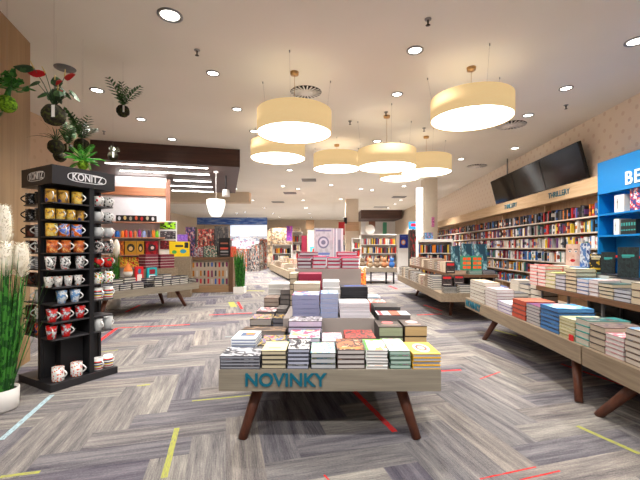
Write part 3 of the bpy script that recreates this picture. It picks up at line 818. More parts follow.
# upper tier: edge row
ex = 0.625
L4 = [(529.5, 537, 265, 6, 'redspine', 'the first red and white stack'), (537.3, 545, 266, 6, 'redspine', 'the second red and white stack'), (545.3, 555, 273, 4, 'yellowgreen', 'the yellow-green covered stack'),
      (555.3, 565, 276, 4, 'greyplain', 'the grey low stack'), (565.5, 576, 269, 6, 'cream', 'the tall cream stack under the face cover'), (576.4, 588, 279.5, 4, 'blueline', 'the white stack with blue covers'),
      (588.4, 598, 280.5, 4, 'pinkwhite', 'the pale stack before the yellow-black book'), (598.4, 613, 284.5, 4, 'greenbrown', 'the green-brown stack'), (613.5, 630.5, 291, 3, 'greyplain', 'the grey stack before the black books'),
      (631, 650, 284.5, 3, 'creamthick', 'the thick cream stack at the picture edge')]
for a, b, yt, n, s, nm in L4:
    st2(a, b, ex, yt, 0.24, n, s, nm + ' on the raised shelf', z=TZ + .0005, gap=.005)
# second row on the raised shelf carrying upright books
E2 = 0.88
def upright(frame, x, y, z, w, h, t, rz, cover, am, label, cat='book', lean=0.12, group='books standing face out on the raised shelf'):
    """book standing face out; face towards local -y of its own frame, then turned by rz"""
    mb = MB(); mb.box(-w / 2, w / 2, 0, .004, 0, h, 0, front=1); mb.box(-w / 2, w / 2, t - .004, t, 0, h, 0); mb.box(-w / 2, -w / 2 + .004, .004, t - .004, 0, h, 0)
    me = mb.mesh('book', [cover, am]); pg = MB(); pg.box(-w / 2 + .005, w / 2 - .003, .0045, t - .0045, .003, h - .003); pm = pg.mesh('pages', M_page)
    o = link('book', me, None, frame.w(x, y, z)); o.rotation_euler = Euler((-lean, 0, frame.a + rz), 'XYZ')
    link('pages', pm, o); tag(o, label, cat, group); NBOOK[0] += 1
    return o
A_face = art('face cover', (236, 204, 186), [(226, 186, 166)], 2, [('e', .28, .66, .10, .045, (250, 250, 250)), ('e', .28, .66, .05, .035, (50, 70, 80)), ('e', .72, .66, .10, .045, (250, 250, 250)), ('e', .72, .66, .05, .035, (50, 70, 80)), ('r', .28, .76, .14, .02, (120, 84, 70)), ('r', .72, .76, .14, .02, (120, 84, 70)), ('e', .5, .24, .18, .07, (206, 20, 30)), ('e', .52, .44, .08, .03, (214, 160, 140))])
A_blue = art('blue white cover', (90, 130, 190), [(226, 232, 242), (60, 80, 140)], 2.5)
A_yb = art('yellow black cover', (36, 34, 30), [(40, 38, 34), (220, 180, 40)], 3, [('r', .5, .86, .4, .05, (220, 214, 190)), ('r', .5, .74, .34, .04, (200, 190, 150)), ('r', .5, .2, .4, .05, (230, 190, 50))])
A_teal = art('dark teal cover', (34, 44, 46), [(44, 58, 58), (30, 36, 38)], 4, [('r', .5, .72, .3, .035, (60, 170, 160)), ('r', .42, .66, .2, .015, (60, 150, 146))])
zz = 1.2
sup = []
for i, (p0, p1, s, nm) in enumerate([(558, 578, 'cream', 'face cover'), (578.6, 590, 'blueline', 'blue and white book'), (590.6, 603, 'yellowgreen', 'yellow-black book'), (603.6, 620, 'greyplain', 'nearer dark book'), (620.6, 648, 'greyplain', 'last black book')]):
    ya, yb = RT.on_y(p0, E2 + .12), RT.on_y(p1, E2 + .12)
    top = (1.19, 1.19, 1.13, 1.13, 1.11)[i]
    LATE.append((RT, E2, E2 + .27, min(ya, yb), max(ya, yb), TZ + .0005, top, 4, [3, 15, 10, 0, 0][i], .007))
def face_book(p0, p1, ytop, zb, cover, am, label, rz=-0.75, x=E2 + .09):
    ya, yb = RT.on_y(p0, x), RT.on_y(p1, x)
    yc = (ya + yb) / 2; d = RT.w(x, yc)[1]
    w = (p1 - p0) * d / F / math.cos(math.atan2(RT.w(x, yc)[0], d) + rz - .05) ; h = Z(ytop, d) - zb
    upright(RT, x, yc, zb, w * .92, h, .03, rz, cover, am, label, lean=.08)
mk = lambda n, c: plain('cover ' + n, c, .4)
face_book(566.5, 579, 244, 1.196, mk('skin', (226, 196, 180)), A_face, 'book with a red-lipped face on its cover, standing on the raised shelf')
face_book(580.5, 589, 243, 1.196, mk('sky', (120, 150, 200)), A_blue, 'blue and white book standing beside the face cover')
face_book(590, 601, 254, 1.136, mk('yb', (40, 38, 32)), A_yb, 'black and yellow book standing between blue and dark teal books')
face_book(602, 614, 252, 1.136, mk('tealdark', (30, 38, 40)), A_teal, 'dark teal book standing second from the picture edge')
face_book(619, 637, 247, 1.116, mk('tealdark', (30, 38, 40)), A_teal, 'largest dark teal book standing at the picture edge')

# ------------------------------------------------------------------ book wall on the right
SHZ = [2.04, 1.74, 1.43, 1.12, 0.81, 0.46]
M_wallshelf = plain('pale shelf board', (206, 192, 176), .5)
M_bkwood = wood('bookcase back oak', (190, 154, 112), (160, 124, 86), axis=2)
PAL = [(30, 30, 34), (40, 44, 60), (226, 222, 214), (200, 190, 176), (190, 40, 40), (60, 90, 150), (140, 60, 44), (84, 84, 88), (236, 236, 240), (210, 120, 40), (70, 120, 110), (226, 190, 60), (120, 40, 60), (24, 24, 28), (150, 150, 156), (50, 130, 190), (28, 26, 26), (96, 60, 110)]
PN = ['black', 'navy', 'white', 'beige', 'red', 'blue', 'rust', 'grey', 'pure white', 'orange', 'green', 'yellow', 'maroon', 'jet black', 'silver', 'sky blue', 'charcoal', 'purple']
PMATS = [plain('spine ' + n, c, .45, var=.15) for n, c in zip(PN, PAL)]
bays = [(0.0, 2.2), (2.2, 4.7), (4.7, 7.2), (7.2, 9.9), (9.9, 13.2)]
bn = ['next to the blue display', 'second from the blue display', 'third from the blue display', 'fourth from the blue display', 'farthest from the blue display']
for i, (a, b) in enumerate(bays):
    o = RW.w(0, a)
    e = empty('wall_bookcase', f'tall oak wall bookcase {bn[i]}, full of spines', 'bookcase', (o[0], o[1], 0), RW.a, 'wall bookcases on the right')
    L = b - a
    mb = MB(); mb.box(0.275, 0.295, .002, L - .002, 0, 2.46); mb.build('back_panel', M_bkwood, e)
    for y in (0.002, L - .022):
        mb = MB(); mb.box(0.14, 0.274, y, y + .02, 0, 2.45); mb.build('upright', M_light_oak, e)
    for z in SHZ + [0.1]:
        mb = MB(); mb.box(0.0, 0.274, .024, L - .024, z - .03, z); mb.build('shelf_board', M_wallshelf, e)
    mb = MB(); mb.box(-0.03, 0.27, .002, L - .002, 2.46, 2.76); f = mb.build('fascia', M_light_oak, e)
    if i == 0: letter('THRILLERY', 0.17, .004, M_teal, f, (-0.034, RW.on_y(558.5, -.03) - a, 2.61), -PI / 2, bold=.002)
    if i == 1: letter('THRILLERY', 0.17, .004, M_teal, f, (-0.034, RW.on_y(510.5, -.03) - a, 2.61), -PI / 2, bold=.002)

stuff = MB()
def sbox(frame, x0, x1, y0, y1, z0, z1, mi, face=None):
    """one massed book; spine towards local -x in three colour fields"""
    mt = Matrix.Translation(frame.w(0, 0, 0)) @ Matrix.Rotation(frame.a, 4, 'Z')
    if face is None: stuff.box(x0, x1, y0, y1, z0, z1, mi, mat=mt); return
    h = z1 - z0
    stuff.box(x0, x1, y0, y1, z0, z0 + h * face[1], mi, mat=mt)
    stuff.box(x0, x1, y0, y1, z0 + h * face[1], z0 + h * face[2], face[0], mat=mt)
    stuff.box(x0, x1, y0, y1, z0 + h * face[2], z1, mi, mat=mt)
rnd = random.Random(5)
def spine_mesh(w, h, t, c1, c2, c3):
    mb = MB()
    a, b = rnd.uniform(.2, .4), rnd.uniform(.55, .8)
    mb.box(0, w, 0, t, 0, h * a, c1); mb.box(0, w, 0, t, h * a, h * b, c2); mb.box(0, w, 0, t, h * b, h, c3)
    return mb.mesh('book', PMATS)
rownm = ['top', 'second', 'third', 'fourth', 'fifth', 'sixth']
biased = [[0, 1, 0, 13, 6, 4, 16, 7, 14, 0, 16, 9, 5], list(range(18)), [2, 8, 17, 5, 11, 3, 0, 4, 14, 8, 2], [2, 8, 15, 4, 0, 10, 12, 3, 5, 8], list(range(18)), list(range(18))]
for r, z in enumerate(SHZ):
    for bi, (a, b) in enumerate(bays):
        y = a + .03; k = 0
        while y < b - .07:
            t = rnd.uniform(.026, .05); h = rnd.uniform(.19, .245); xo = rnd.uniform(.005, .05); c = rnd.choice(biased[r]); c2 = rnd.choice(range(18)) if rnd.random() < .45 else c; c3 = c if rnd.random() < .6 else c2
            if rnd.random() < .05 and y > a + .3: y += rnd.uniform(.04, .14); continue
            k += 1
            if False:
                o = link('book', spine_mesh(.15, h, t - .0015, c, c2, c3), None, RW.w(xo, y, z + .0005)); o.rotation_euler = (0, 0, RW.a)
                tag(o, f'{PN[c]} spined book, {ORD[k]} from the blue display on the {rownm[r]} wall shelf', 'book', 'spines on the wall bookcase'); NBOOK[0] += 1
            else:
                sbox(RW, xo, xo + .15, y, y + t - .0015, z + .0005, z + h, c, (c2, rnd.uniform(.2, .4), rnd.uniform(.5, .8)))
            y += t

# monitors above
M_scr = plain('glossy screen', (10, 11, 14), .12, spec=.2, var=0.0)
y0 = 0.62; Lm = 1.55
for i, nm in enumerate(['nearest the blue display', 'in the middle of the three', 'farthest from the blue display']):
    o = RW.w(0.20, y0 + i * Lm, 2.84)
    e = empty('wall_monitor', f'large black tilted wall screen {nm}', 'screen', (o[0], o[1], 2.84), RW.a, 'three tilted wall screens')
    tl = Matrix.Rotation(-0.24, 4, 'Y')
    mb = MB(); mb.box(-0.03, 0.03, .004, Lm - .004, 0, 0.76, mat=tl); mb.build('casing', M_dark, e)
    mb = MB(); mb.box(-0.034, -0.031, .016, Lm - .016, .012, .748, mat=tl); mb.build('screen', M_scr, e)
    mb = MB(); mb.box(0.0, 0.098, Lm / 2 - .1, Lm / 2 + .1, .02, .12); mb.box(-0.05, 0.098, Lm / 2 - .05, Lm / 2 + .05, .5, .56); mb.build('wall_bracket', M_black, e)
    if i == 2:
        mb = MB(); mb.tube([(-.15, Lm * .25, .74), (-.15, Lm * .25, CEIL - 2.84 - .001)], .02, 8); mb.build('hanging_rod', M_steel, e)

# blue bestseller unit
M_blue = plain('bright blue panel', (8, 128, 200), .35, var=.04)
o = RW.w(-0.05, -3.1)
e = empty('bestseller_shelf_unit', 'bright blue shelf unit with white lettering at the picture edge', 'shelf unit', (o[0], o[1], 0), RW.a)
mb = MB(); mb.box(0.30, 0.33, 0, 3.07, 0, 2.98); mb.build('back_panel', M_blue, e)
mb = MB(); mb.box(0, .29, 3.04, 3.07, 0, 2.395); mb.build('side_panel', M_blue, e)
mb = MB(); mb.box(0.0, 0.29, 0.0, 3.07, 2.40, 2.98); f = mb.build('header', M_blue, e)
yBE = RW.on_y(625, -.05) + 3.1
letter('BESTSELLER', 0.30, .005, plain('white lettering', (245, 248, 250), .5), f, (-.006, yBE, 2.565), -PI / 2, bold=.004, sx=1.05, align='LEFT', spacing=1.12)
for z, mm in [(2.04, M_blue), (1.66, M_blue), (1.30, plain('red edge', (206, 40, 48), .5)), (0.9, M_blue), (0.5, M_blue)]:
    mb = MB(); mb.box(0.0, 0.29, 0.0, 3.035, z - .03, z); mb.build('shelf_board', mm, e)
def pxbox(name, px0, px1, frame, x, z0, z1, t, mats, label, cat, group=None, front=True):
    """box standing on a shelf along local x = x between two columns (far..near)"""
    ya, yb = frame.on_y(px0, x), frame.on_y(px1, x)
    mb = MB(); y0, y1 = min(ya, yb), max(ya, yb)
    o = frame.w(x, (y0 + y1) / 2, z0)
    mb.box(-(y1 - y0) / 2, (y1 - y0) / 2, 0, t, 0, z1 - z0, 0, front=1 if front else None)
    ob = mb.build(name, mats, None, o, frame.a - PI / 2); tag(ob, label, cat, group); return ob
M_whitebox = plain('white box', (238, 236, 230), .5)
pxbox('white_box', 614.5, 624, RW, -.03, 2.0405, 2.33, .2, [M_whitebox, art('white box face', (240, 238, 232), None, 3, [('r', .3, .5, .05, .3, (120, 120, 120)), ('e', .3, .6, .08, .08, (90, 90, 90))])], 'white box on the upper shelf of the blue unit', 'box')
pxbox('white_box', 613.8, 619, RW, -.03, 1.6605, 1.93, .2, [M_whitebox, MATS['white box face']], 'white box on the middle shelf of the blue unit', 'box')
pxbox('framed_cover', 630, 646, RW, -.0, 2.0405, 2.40, .04, [M_dark, art('bright cover', (40, 60, 130), [(230, 60, 60), (240, 240, 240), (90, 160, 220)], 4)], 'red, white and blue cover standing on the blue unit', 'book', 'covers on the blue unit')
yv = RW.on_y(620.5, -.03)
for k in range(6):
    mb = MB(); t = .055; mb.box(0, .15, -t, -.002, 0, .24, 0); mb.box(-.001, 0, -t + .006, -.008, .06, .08, 1); mb.box(-.001, 0, -t + .01, -.012, .14, .19, 1)
    o = mb.build('book', [plain('cover tealdark', (30, 38, 40), .4), plain('teal print', (60, 160, 156), .5)], None, RW.w(-.03, yv - k * t * 1.02, 1.6605), RW.a)
    tag(o, f'{ORD[k + 1]} dark teal book along the middle shelf of the blue unit', 'book', 'dark teal copies on the blue unit'); NBOOK[0] += 1

# ------------------------------------------------------------------ second island beyond the long tables
I2 = Frame(2.22, 7.1, -0.02)
display_table(I2, 0, 1.5, 0, 4.7, T, 'oak display table piled with magazines in front of the square column', m=M_oak_y, th=.165, leg_in=.42, splay=.2, near_in=.75, far_in=.75)
tier(I2, 0.32, 1.2, 0.25, 4.5, .90, T, 'brown raised shelf on the magazine table', None)
M_paper2 = [plain('bk ' + str(i), c, .6, var=.1) for i, c in enumerate([(214, 200, 178), (196, 184, 168), (226, 216, 200), (176, 160, 140), (160, 160, 166), (206, 190, 180), (150, 130, 110), (230, 226, 220)])]
STM = PMATS + M_paper2 + [M_page]
def sstack(frame, x0, x1, y0, y1, z0, z1, n, mi, cv=.006, solid=False):
    t = (z1 - z0) / n
    mt = Matrix.Translation(frame.w(0, 0, 0)) @ Matrix.Rotation(frame.a, 4, 'Z')
    for k in range(n):
        j = rnd.uniform(-.006, .006)
        stuff.box(x0 + j, x1 + j, y0 + .003, y1 - .003, z0 + k * t + .0005, z0 + k * t + cv, mi, mat=mt)
        stuff.box(x0 + j + .002, x1 + j - .002, y0 + .005, y1 - .005, z0 + k * t + cv, z0 + (k + 1) * t - cv, mi if solid else NB + 8 if mi < NB else mi, mat=mt)
        stuff.box(x0 + j, x1 + j, y0 + .003, y1 - .003, z0 + (k + 1) * t - cv, z0 + (k + 1) * t, 2 if solid and k < n - 1 else mi, mat=mt)
y = .62
while y < 4.55:
    w = rnd.uniform(.16, .24); sstack(I2, .03, .27, y, y + w, T, T + rnd.uniform(.2, .32), 6, rnd.choice([7, 0, 6, NB + 3, NB, NB + 6, 14]), .009); y += w + .02
y = 1.1
while y < 4.4:
    w = rnd.uniform(.16, .24); sstack(I2, .36, .62, y, y + w, .901, .9 + rnd.uniform(.18, .28), 5, rnd.choice([7, 0, 6, NB + 3, NB, NB + 6, 12]), .009); y += w + .02
for a in range(4): sstack(I2, .08 + a * .3, .32 + a * .3, .03, .22, T, T + .12 + .04 * (a % 2), 5, rnd.choice([0, 7, 1]), .007)
for a in range(2): sstack(I2, .66 + a * .26, .9 + a * .26, .28, .5, .901, .981, 3, [10, 1][a], .009)
M_magred = art('dark magazine cover', (44, 38, 40), [(70, 56, 56), (36, 32, 34)], 3, [('r', .5, .78, .4, .1, (200, 36, 40)), ('r', .5, .16, .38, .03, (200, 190, 180))])
def face_at(name, px0, px1, pyt, pyb, d, label, mats, cat, group=None, t=.03, rz=0.0):
    w = (px1 - px0) * d / F; zb = Z(pyb, d); h = Z(pyt, d) - zb
    mb = MB(); mb.box(-w / 2, w / 2, 0, t, 0, h, 0, front=1)
    o = mb.build(name, mats, None, (X((px0 + px1) / 2, d), d, zb), rz); tag(o, label, cat, group); return o
# face-out magazines on the island end
for px0, px1, py0, lab, d, zb in [(440.5, 450.5, 275, 'black and red magazine stack front on the table end, nearer the aisle', 7.36, .68), (452.5, 462, 275, 'black and red magazine front on the table end, second from the aisle', 7.36, .72), (446, 455, 262, 'black and red magazine standing up on the raised shelf', 7.7, .901)]:
    w = (px1 - px0) * d / F; h = Z(py0, d) - zb
    mb = MB(); mb.box(-w / 2, w / 2, 0, .03, 0, h, 0, front=1)
    if zb < .9: mb.box(-w / 2, w / 2, .0, .08, T - zb + .1205 + (.04 if zb > .7 else 0), 0.0, 0) if False else None
    tag(mb.build('magazine', [M_dark, M_magred], None, (X((px0 + px1) / 2, d), d - .1 if zb < .9 else d, zb + .0008)), lab, 'magazine', 'black and red magazines')
# white shelf rack on the floor behind the island with spines
d = 11.9
e = empty('shelf_rack', 'white shelf rack full of colourful spines in front of the square column', 'shelf', (X(418, d), d, 0))
w = (453 - 418) * d / F; zt = Z(241, d)
mb = MB(); mb.box(0, w, .26, .28, 0, zt); mb.build('back_panel', M_white, e)
for x in (0, w - .025):
    mb = MB(); mb.box(x, x + .025, 0, .259, 0, zt - .031); mb.build('side_panel', M_white, e)
mb = MB(); mb.box(0, w, 0, .259, zt - .03, zt + .06); mb.build('top_board', M_white, e)
for sh in (.55, .92, 1.24):
    mb = MB(); mb.box(.026, w - .026, 0.0, .259, sh, sh + .02); mb.build('shelf_board', M_white, e)
    x = .04
    while x < w - .1:
        t = rnd.uniform(.03, .06); h = rnd.uniform(.22, .28); c = rnd.choice([0, 6, 11, 9, 7, 3, 13, 0, 5, 16]); stuff_m = Matrix.Translation((X(418, d), d, 0))
        stuff.box(x, x + t - .002, .02, .2, sh + .021, sh + .02 + h, c, mat=stuff_m); x += t
M_tealp = art('teal landscape poster', (34, 66, 82), [(70, 116, 128), (150, 186, 192), (30, 54, 70)], 1.8)
for px0, px1, a, b, d, lab in [(451, 460.5, 246, 262, 8.62, 'teal landscape book standing beside the white rack'), (461.5, 473, 243.5, 256, 8.9, 'dark teal landscape panel above the orange-green boxes, nearer the column'), (474, 487, 244, 257, 8.9, 'dark teal landscape panel above the orange-green boxes, nearer the wall')]:
    o = face_at('landscape_book', px0, px1, a, b, d, lab, [M_dark, M_tealp], 'book', 'teal landscape covers'); zb = .901; 
    o.location.z = .902; o.scale.z = (Z(a, d) - .902) / (Z(a, d) - Z(b, d))
M_og = art('orange green box', (46, 140, 104), None, 3, [('r', .27, .8, .2, .1, (236, 84, 30)), ('r', .73, .8, .2, .1, (236, 84, 30)), ('r', .27, .5, .2, .1, (236, 84, 30)), ('r', .73, .5, .2, .1, (236, 120, 40)), ('r', .27, .2, .2, .1, (236, 84, 30)), ('r', .73, .2, .2, .1, (236, 84, 30))])
d = 7.5
for a, b, nm in [(461, 470, 'nearer the aisle'), (471, 480.5, 'nearer the wall')]:
    w = (b - a) * d / F
    o = (lambda m_: (m_.box(-w / 2, w / 2, 0, .12, 0, Z(256, d) - .985, 0, front=1), m_)[1])(MB()).build('puzzle_box', [plain('green box', (46, 130, 100), .5), M_og], None, (X((a + b) / 2, d), d - .12 + .05, .985))
    tag(o, f'orange and green patterned box at the magazine table end, {nm}', 'box', 'orange and green boxes')
# wide red-white low stuff in front of boxes is covered by the massed books

# ------------------------------------------------------------------ mug stand
KS = Frame(-2.72, 3.67, math.radians(61))        # near corner; local x along the face towards the right corner, local y towards the left corner
SD = 0.68
e = empty('mug_stand', 'black revolving mug tower with white lettering on its header', 'display stand', KS.w(SD / 2, SD / 2), KS.a)
h2 = SD / 2
M_stand = plain('black stand board', (44, 43, 46), .45, var=.1)
mb = MB(); mb.box(-h2, h2, -h2, h2, 0, .075); mb.build('base', M_stand, e)
h3 = h2 - .02
mb = MB(); mb.box(-h3, h3, -h3, h3, 2.09, 2.28); hd = mb.build('header', M_stand, e)
hp = h2 - .045
PLZ = [.512, .684, .864, 1.04, 1.217, 1.39, 1.56, 1.734, 1.906]
for i, z in enumerate(PLZ):
    mb = MB(); mb.box(-hp - .012, hp + .012, -hp - .012, hp + .012, z - .012, z); mb.build('shelf_plate', plain('shelf plate grey black', (66, 64, 67), .4), e)
zs = [.0755] + PLZ + [2.09]
DX, DY = .07, -.04
for sx, sy, ex_, ey in ((0, 0, 1, 0), (0, 0, 0, 1)):
    mb = MB()
    for i in range(len(zs) - 1):
        a, b = zs[i], zs[i + 1] - (.0125 if i < len(zs) - 2 else .001)
        if ex_: mb.box(-hp + .02, hp - .02, DY - .012, DY + .012, a, b)
        else: mb.box(DX - .012, DX + .012, -hp + .02, DY - .0125, a, b); mb.box(DX - .012, DX + .012, DY + .0125, hp - .02, a, b)
    mb.build('divider_panel', M_black, e)
for sx, sy in ((0, -1), (-1, 0), (1, 0), (0, 1)):
    mb = MB()
    cx, cy = sx * (hp + .002) + DX * abs(sy), sy * (hp + .002) + DY * abs(sx)
    mb.box(cx - .028, cx + .028, cy - .028, cy + .028, .0755, 2.089) if False else None
    mb.box(cx - .014 - .01 * abs(sy), cx + .014 + .01 * abs(sy), cy - .014 - .01 * abs(sx), cy + .014 + .01 * abs(sx), .076, 2.0895); mb.build('corner_post', M_black, e)
mb = MB(); mb.box(-h2 + .17, DX - .02, -h2 + .17, DY - .02, .076, .49); mb.build('core_box', M_black, e)
M_logo = plain('silver white logo', (226, 226, 228), .4)
# lettering with an outlined plate on the two faces seen
def logo(loc, rz, w):
    mb = MB(); n = 40
    P = [(w / 2 * math.copysign(abs(math.cos(2 * PI * k / n)) ** .6, math.cos(2 * PI * k / n)), .05 * math.copysign(abs(math.sin(2 * PI * k / n)) ** .7, math.sin(2 * PI * k / n))) for k in range(n)]
    for k in range(n):
        a, b = P[k], P[(k + 1) % n]; s = .9
        q = [(a[0], 0, a[1]), (b[0], 0, b[1]), (b[0] * .955, 0, b[1] * .86), (a[0] * .955, 0, a[1] * .86)]
        mb.face(q); 
    mb.build('logo_outline', M_logo, hd, loc, rz)
    letter('KONITZ', .105, .0015, M_logo, hd, loc, rz, bold=.0015, sx=w / .50)
logo((.02, -h3 - .003, 2.185), 0.0, .40)
logo((-h3 - .003, .0, 2.185), -PI / 2, .36)
# note: local -y face is the right-hand visible face, local -x face the left-hand one

def mug_prof(kind):
    if kind == 'cone': return [(.0005, 0), (.026, 0), (.029, .004), (.043, .112), (.0405, .112), (.027, .008), (.0005, .007)]
    if kind == 'round': return [(.0005, 0), (.028, 0), (.043, .02), (.047, .05), (.042, .085), (.038, .092), (.0355, .09), (.044, .05), (.028, .01), (.0005, .008)]
    return [(.0005, 0), (.039, 0), (.042, .004), (.042, .108), (.0395, .108), (.039, .008), (.0005, .007)]
def mug(lx, ly, z, kind, mat, hmat, label, rz, s=1.0):
    s *= 1.2
    mb = MB(); mb.lathe([(r * s, q * s) for r, q in mug_prof(kind)], 20)
    o = mb.build('mug', mat, None, KS.w(h2 + lx, h2 + ly, z + .0006)); o.rotation_euler = (0, 0, KS.a + rz)
    r = .036 if kind == 'cone' else .042
    mb = MB(); mb.tube([(s * (r + .032 * math.sin(PI * k / 8) - .002), 0, s * (.088 - .062 * k / 8)) for k in range(9)], .0058 * s, 8)
    mb.build('handle', hmat, o)
    tag(o, label, 'mug', 'mugs on the black tower'); return o
G = plain('white glaze', (238, 238, 236), .2)
mz = {
 'gold1': blotch('gold brown glaze', [(0, (120, 88, 40)), (.46, (196, 150, 60)), (.62, (40, 60, 150))], 14),
 'gold2': blotch('gold picture glaze', [(0, (150, 110, 60)), (.42, (226, 180, 60)), (.56, (236, 210, 120)), (.66, (60, 130, 90))], 22),
 'blueor': blotch('blue orange glaze', [(0, (90, 120, 210)), (.46, (190, 200, 236)), (.54, (226, 110, 30))], 26),
 'orange': blotch('orange glaze', [(0, (150, 70, 40)), (.44, (214, 110, 50)), (.6, (240, 190, 120))], 24),
 'bw': blotch('black white red glaze', [(0, (60, 60, 64)), (.42, (230, 230, 228)), (.62, (206, 40, 44))], 38),
 'cat': blotch('cat print glaze', [(0, (50, 50, 54)), (.38, (234, 232, 228)), (.64, (226, 120, 70))], 26),
 'bluew': blotch('blue brush glaze', [(0, (110, 160, 214)), (.46, (222, 230, 240)), (.62, (150, 186, 226))], 20),
 'redw': blotch('red brush glaze', [(0, (230, 230, 230)), (.4, (170, 176, 186)), (.46, (212, 32, 32))], 22),
 'dot': dots('multi dot glaze', (240, 240, 236), [(216, 36, 40), (240, 120, 30), (226, 60, 40)], 55, .42),
 'mdot': dots('rainbow dot glaze', (240, 240, 236), [(60, 170, 80), (240, 150, 30), (226, 60, 60), (50, 60, 70), (240, 210, 60)], 45, .42),
 'ball': dots('football glaze', (226, 226, 222), [(216, 36, 40), (40, 40, 44)], 30, .30),
 'ball2': dots('football glaze dark', (206, 206, 204), [(30, 30, 34)], 34, .34),
 'grey': plain('grey glaze', (196, 198, 198), .25), 'darkred': blotch('dark red ornament', [(0, (40, 36, 38)), (.5, (190, 186, 182)), (.62, (150, 40, 44))], 40),
 'red': blotch('red pattern glaze', [(0, (206, 34, 26)), (.55, (60, 40, 40)), (.64, (90, 190, 80))], 22),
 'strip': bands('striped glaze', [(240, 240, 236), (200, 40, 40), (240, 240, 236), (230, 200, 40), (60, 60, 120), (240, 240, 236), (50, 50, 54), (220, 60, 50), (240, 240, 236)], 0, .11),
 'black': plain('black glaze', (34, 34, 36), .25), 'blackw': blotch('black patterned glaze', [(0, (30, 30, 32)), (.56, (180, 180, 180))], 46), 'silver': bands('silver bands', [(200, 204, 210), (130, 134, 142)] * 5, 0, .11, .3),
 'brown': blotch('brown glaze', [(0, (50, 30, 28)), (.55, (110, 60, 46))], 30), 'multi': blotch('multi glaze', [(0, (40, 60, 140)), (.45, (230, 120, 40)), (.58, (200, 40, 50))], 24)}
shelfnm = {8: 'top shelf', 7: 'second shelf', 6: 'third shelf', 5: 'fourth shelf', 4: 'fifth shelf', 3: 'sixth shelf', 2: 'seventh shelf', 1: 'eighth shelf', 0: 'ninth shelf', -1: 'base'}
def vis(px, off, side):
    """local spot on the plate seen at column px, set back from the face ('R' = right-hand face y, 'L' = left-hand face x)"""
    f = Frame(*KS.w(h2, h2)[:2], KS.a)
    if side == 'R': return (f.on_x(px, -hp + off), -hp + off)
    return (-hp + off, f.on_y(px, -hp + off))
rows = {8: [(51, 'gold1'), (63.5, 'gold1'), (77, 'gold2')], 7: [(50, 'gold2'), (60.5, 'gold2'), (71, 'gold2'), (80, 'gold1')], 6: [(51.5, 'gold2'), (64, 'blueor'), (76.5, 'blueor')],
        5: [(52.5, 'orange'), (65, 'orange'), (79, 'orange')], 4: [(50.5, 'bw'), (65, 'bw'), (80, 'bw')], 3: [(48.5, 'cat'), (58.2, 'cat'), (68.2, 'cat'), (78, 'cat')],
        2: [(61.5, 'bluew'), (75, 'bluew')], 1: [(52, 'redw'), (65.5, 'redw'), (80, 'redw')], 0: [(51.5, 'redw'), (66, 'redw')], -1: [(58, 'dot'), (76.5, 'dot')]}
desc = {'gold1': 'gold-brown', 'gold2': 'yellow-gold picture', 'blueor': 'blue and orange', 'orange': 'orange picture', 'bw': 'black, white and red', 'cat': 'white cat-print', 'bluew': 'blue and white', 'redw': 'red and white', 'dot': 'white red-dotted'}
for r, lst in rows.items():
    z = PLZ[r] if r >= 0 else .075
    for k, (px, mm) in enumerate(lst):
        kind = 'cone' if 0 <= r <= 4 else 'straight'
        lx, ly = vis(px, .06 if r >= 0 else .045, 'R')
        pos = ['leftmost', 'second from left', 'third from left', 'fourth from left'][k] if k < len(lst) - 1 else 'rightmost'
        hz = (-1.5 + random.uniform(-.4, .4)) if k < len(lst) - 1 and r not in (1, 5) else -.95
        mug(lx, ly, z, kind, mz[mm], G if mm not in ('redw',) else G, f'{desc[mm]} mug, {pos} in the middle of the tower, {shelfnm[r]}', hz, {7: .82, 3: .8, -1: 1.1}.get(r, 1.0))
rb = {8: ('ball', 'ball2', 'round'), 7: ('grey', 'ball2', 'round'), 6: ('grey', 'grey', 'round'), 5: ('darkred', 'darkred', 'straight'), 4: ('red', 'red', 'round'), 3: ('mdot', 'mdot', 'straight'), 2: ('strip', 'strip', 'straight'), 0: ('grey', 'grey', 'cone'), -1: ('strip', 'strip', 'straight')}
rdesc = {'ball': 'spotted football', 'ball2': 'black-spotted football', 'grey': 'plain pale grey', 'darkred': 'dark red patterned', 'red': 'bright red patterned', 'mdot': 'rainbow-dotted', 'strip': 'rainbow-striped'}
for r, (a, b, kind) in rb.items():
    z = PLZ[r] if r >= 0 else .075
    for k, (px, mm) in enumerate(((98, a), (108, b))):
        lx, ly = vis(px, .05 if k == 0 else .06, 'R')
        mug(lx, ly, z, kind, mz[mm], G, f"{rdesc[mm]} mug, {'inner' if k == 0 else 'outer'} of two at the tower's right side, {shelfnm[r]}", -1.4 if k == 0 else .2, 1.0)
lb = {8: ('blackw', 'black'), 7: ('blackw', 'blackw'), 6: ('brown', 'silver'), 5: ('brown', 'bw'), 4: ('silver', 'silver'), 3: ('brown', 'black'), 2: (None, 'grey'), 1: ('brown', 'cat'), 0: ('brown', 'multi')}
ldesc = {'blackw': 'black patterned', 'black': 'plain black', 'brown': 'dark brown', 'silver': 'silver-banded', 'bw': 'black and white', 'grey': 'pale grey', 'cat': 'white printed', 'multi': 'blue and orange'}
for r, (a, b) in lb.items():
    for k, (px, mm) in enumerate(((31.0, a), (40.5, b))):
        if mm is None: continue
        lx, ly = vis(px, .055, 'L')
        mug(lx, ly, PLZ[r], 'straight', mz[mm], G if mm in ('bw', 'grey', 'cat', 'silver') else mz['black'], f"{ldesc[mm]} mug, {'outer' if k == 0 else 'inner'} of two at the tower's left side, {shelfnm[r]}", 2.9, 1.0)

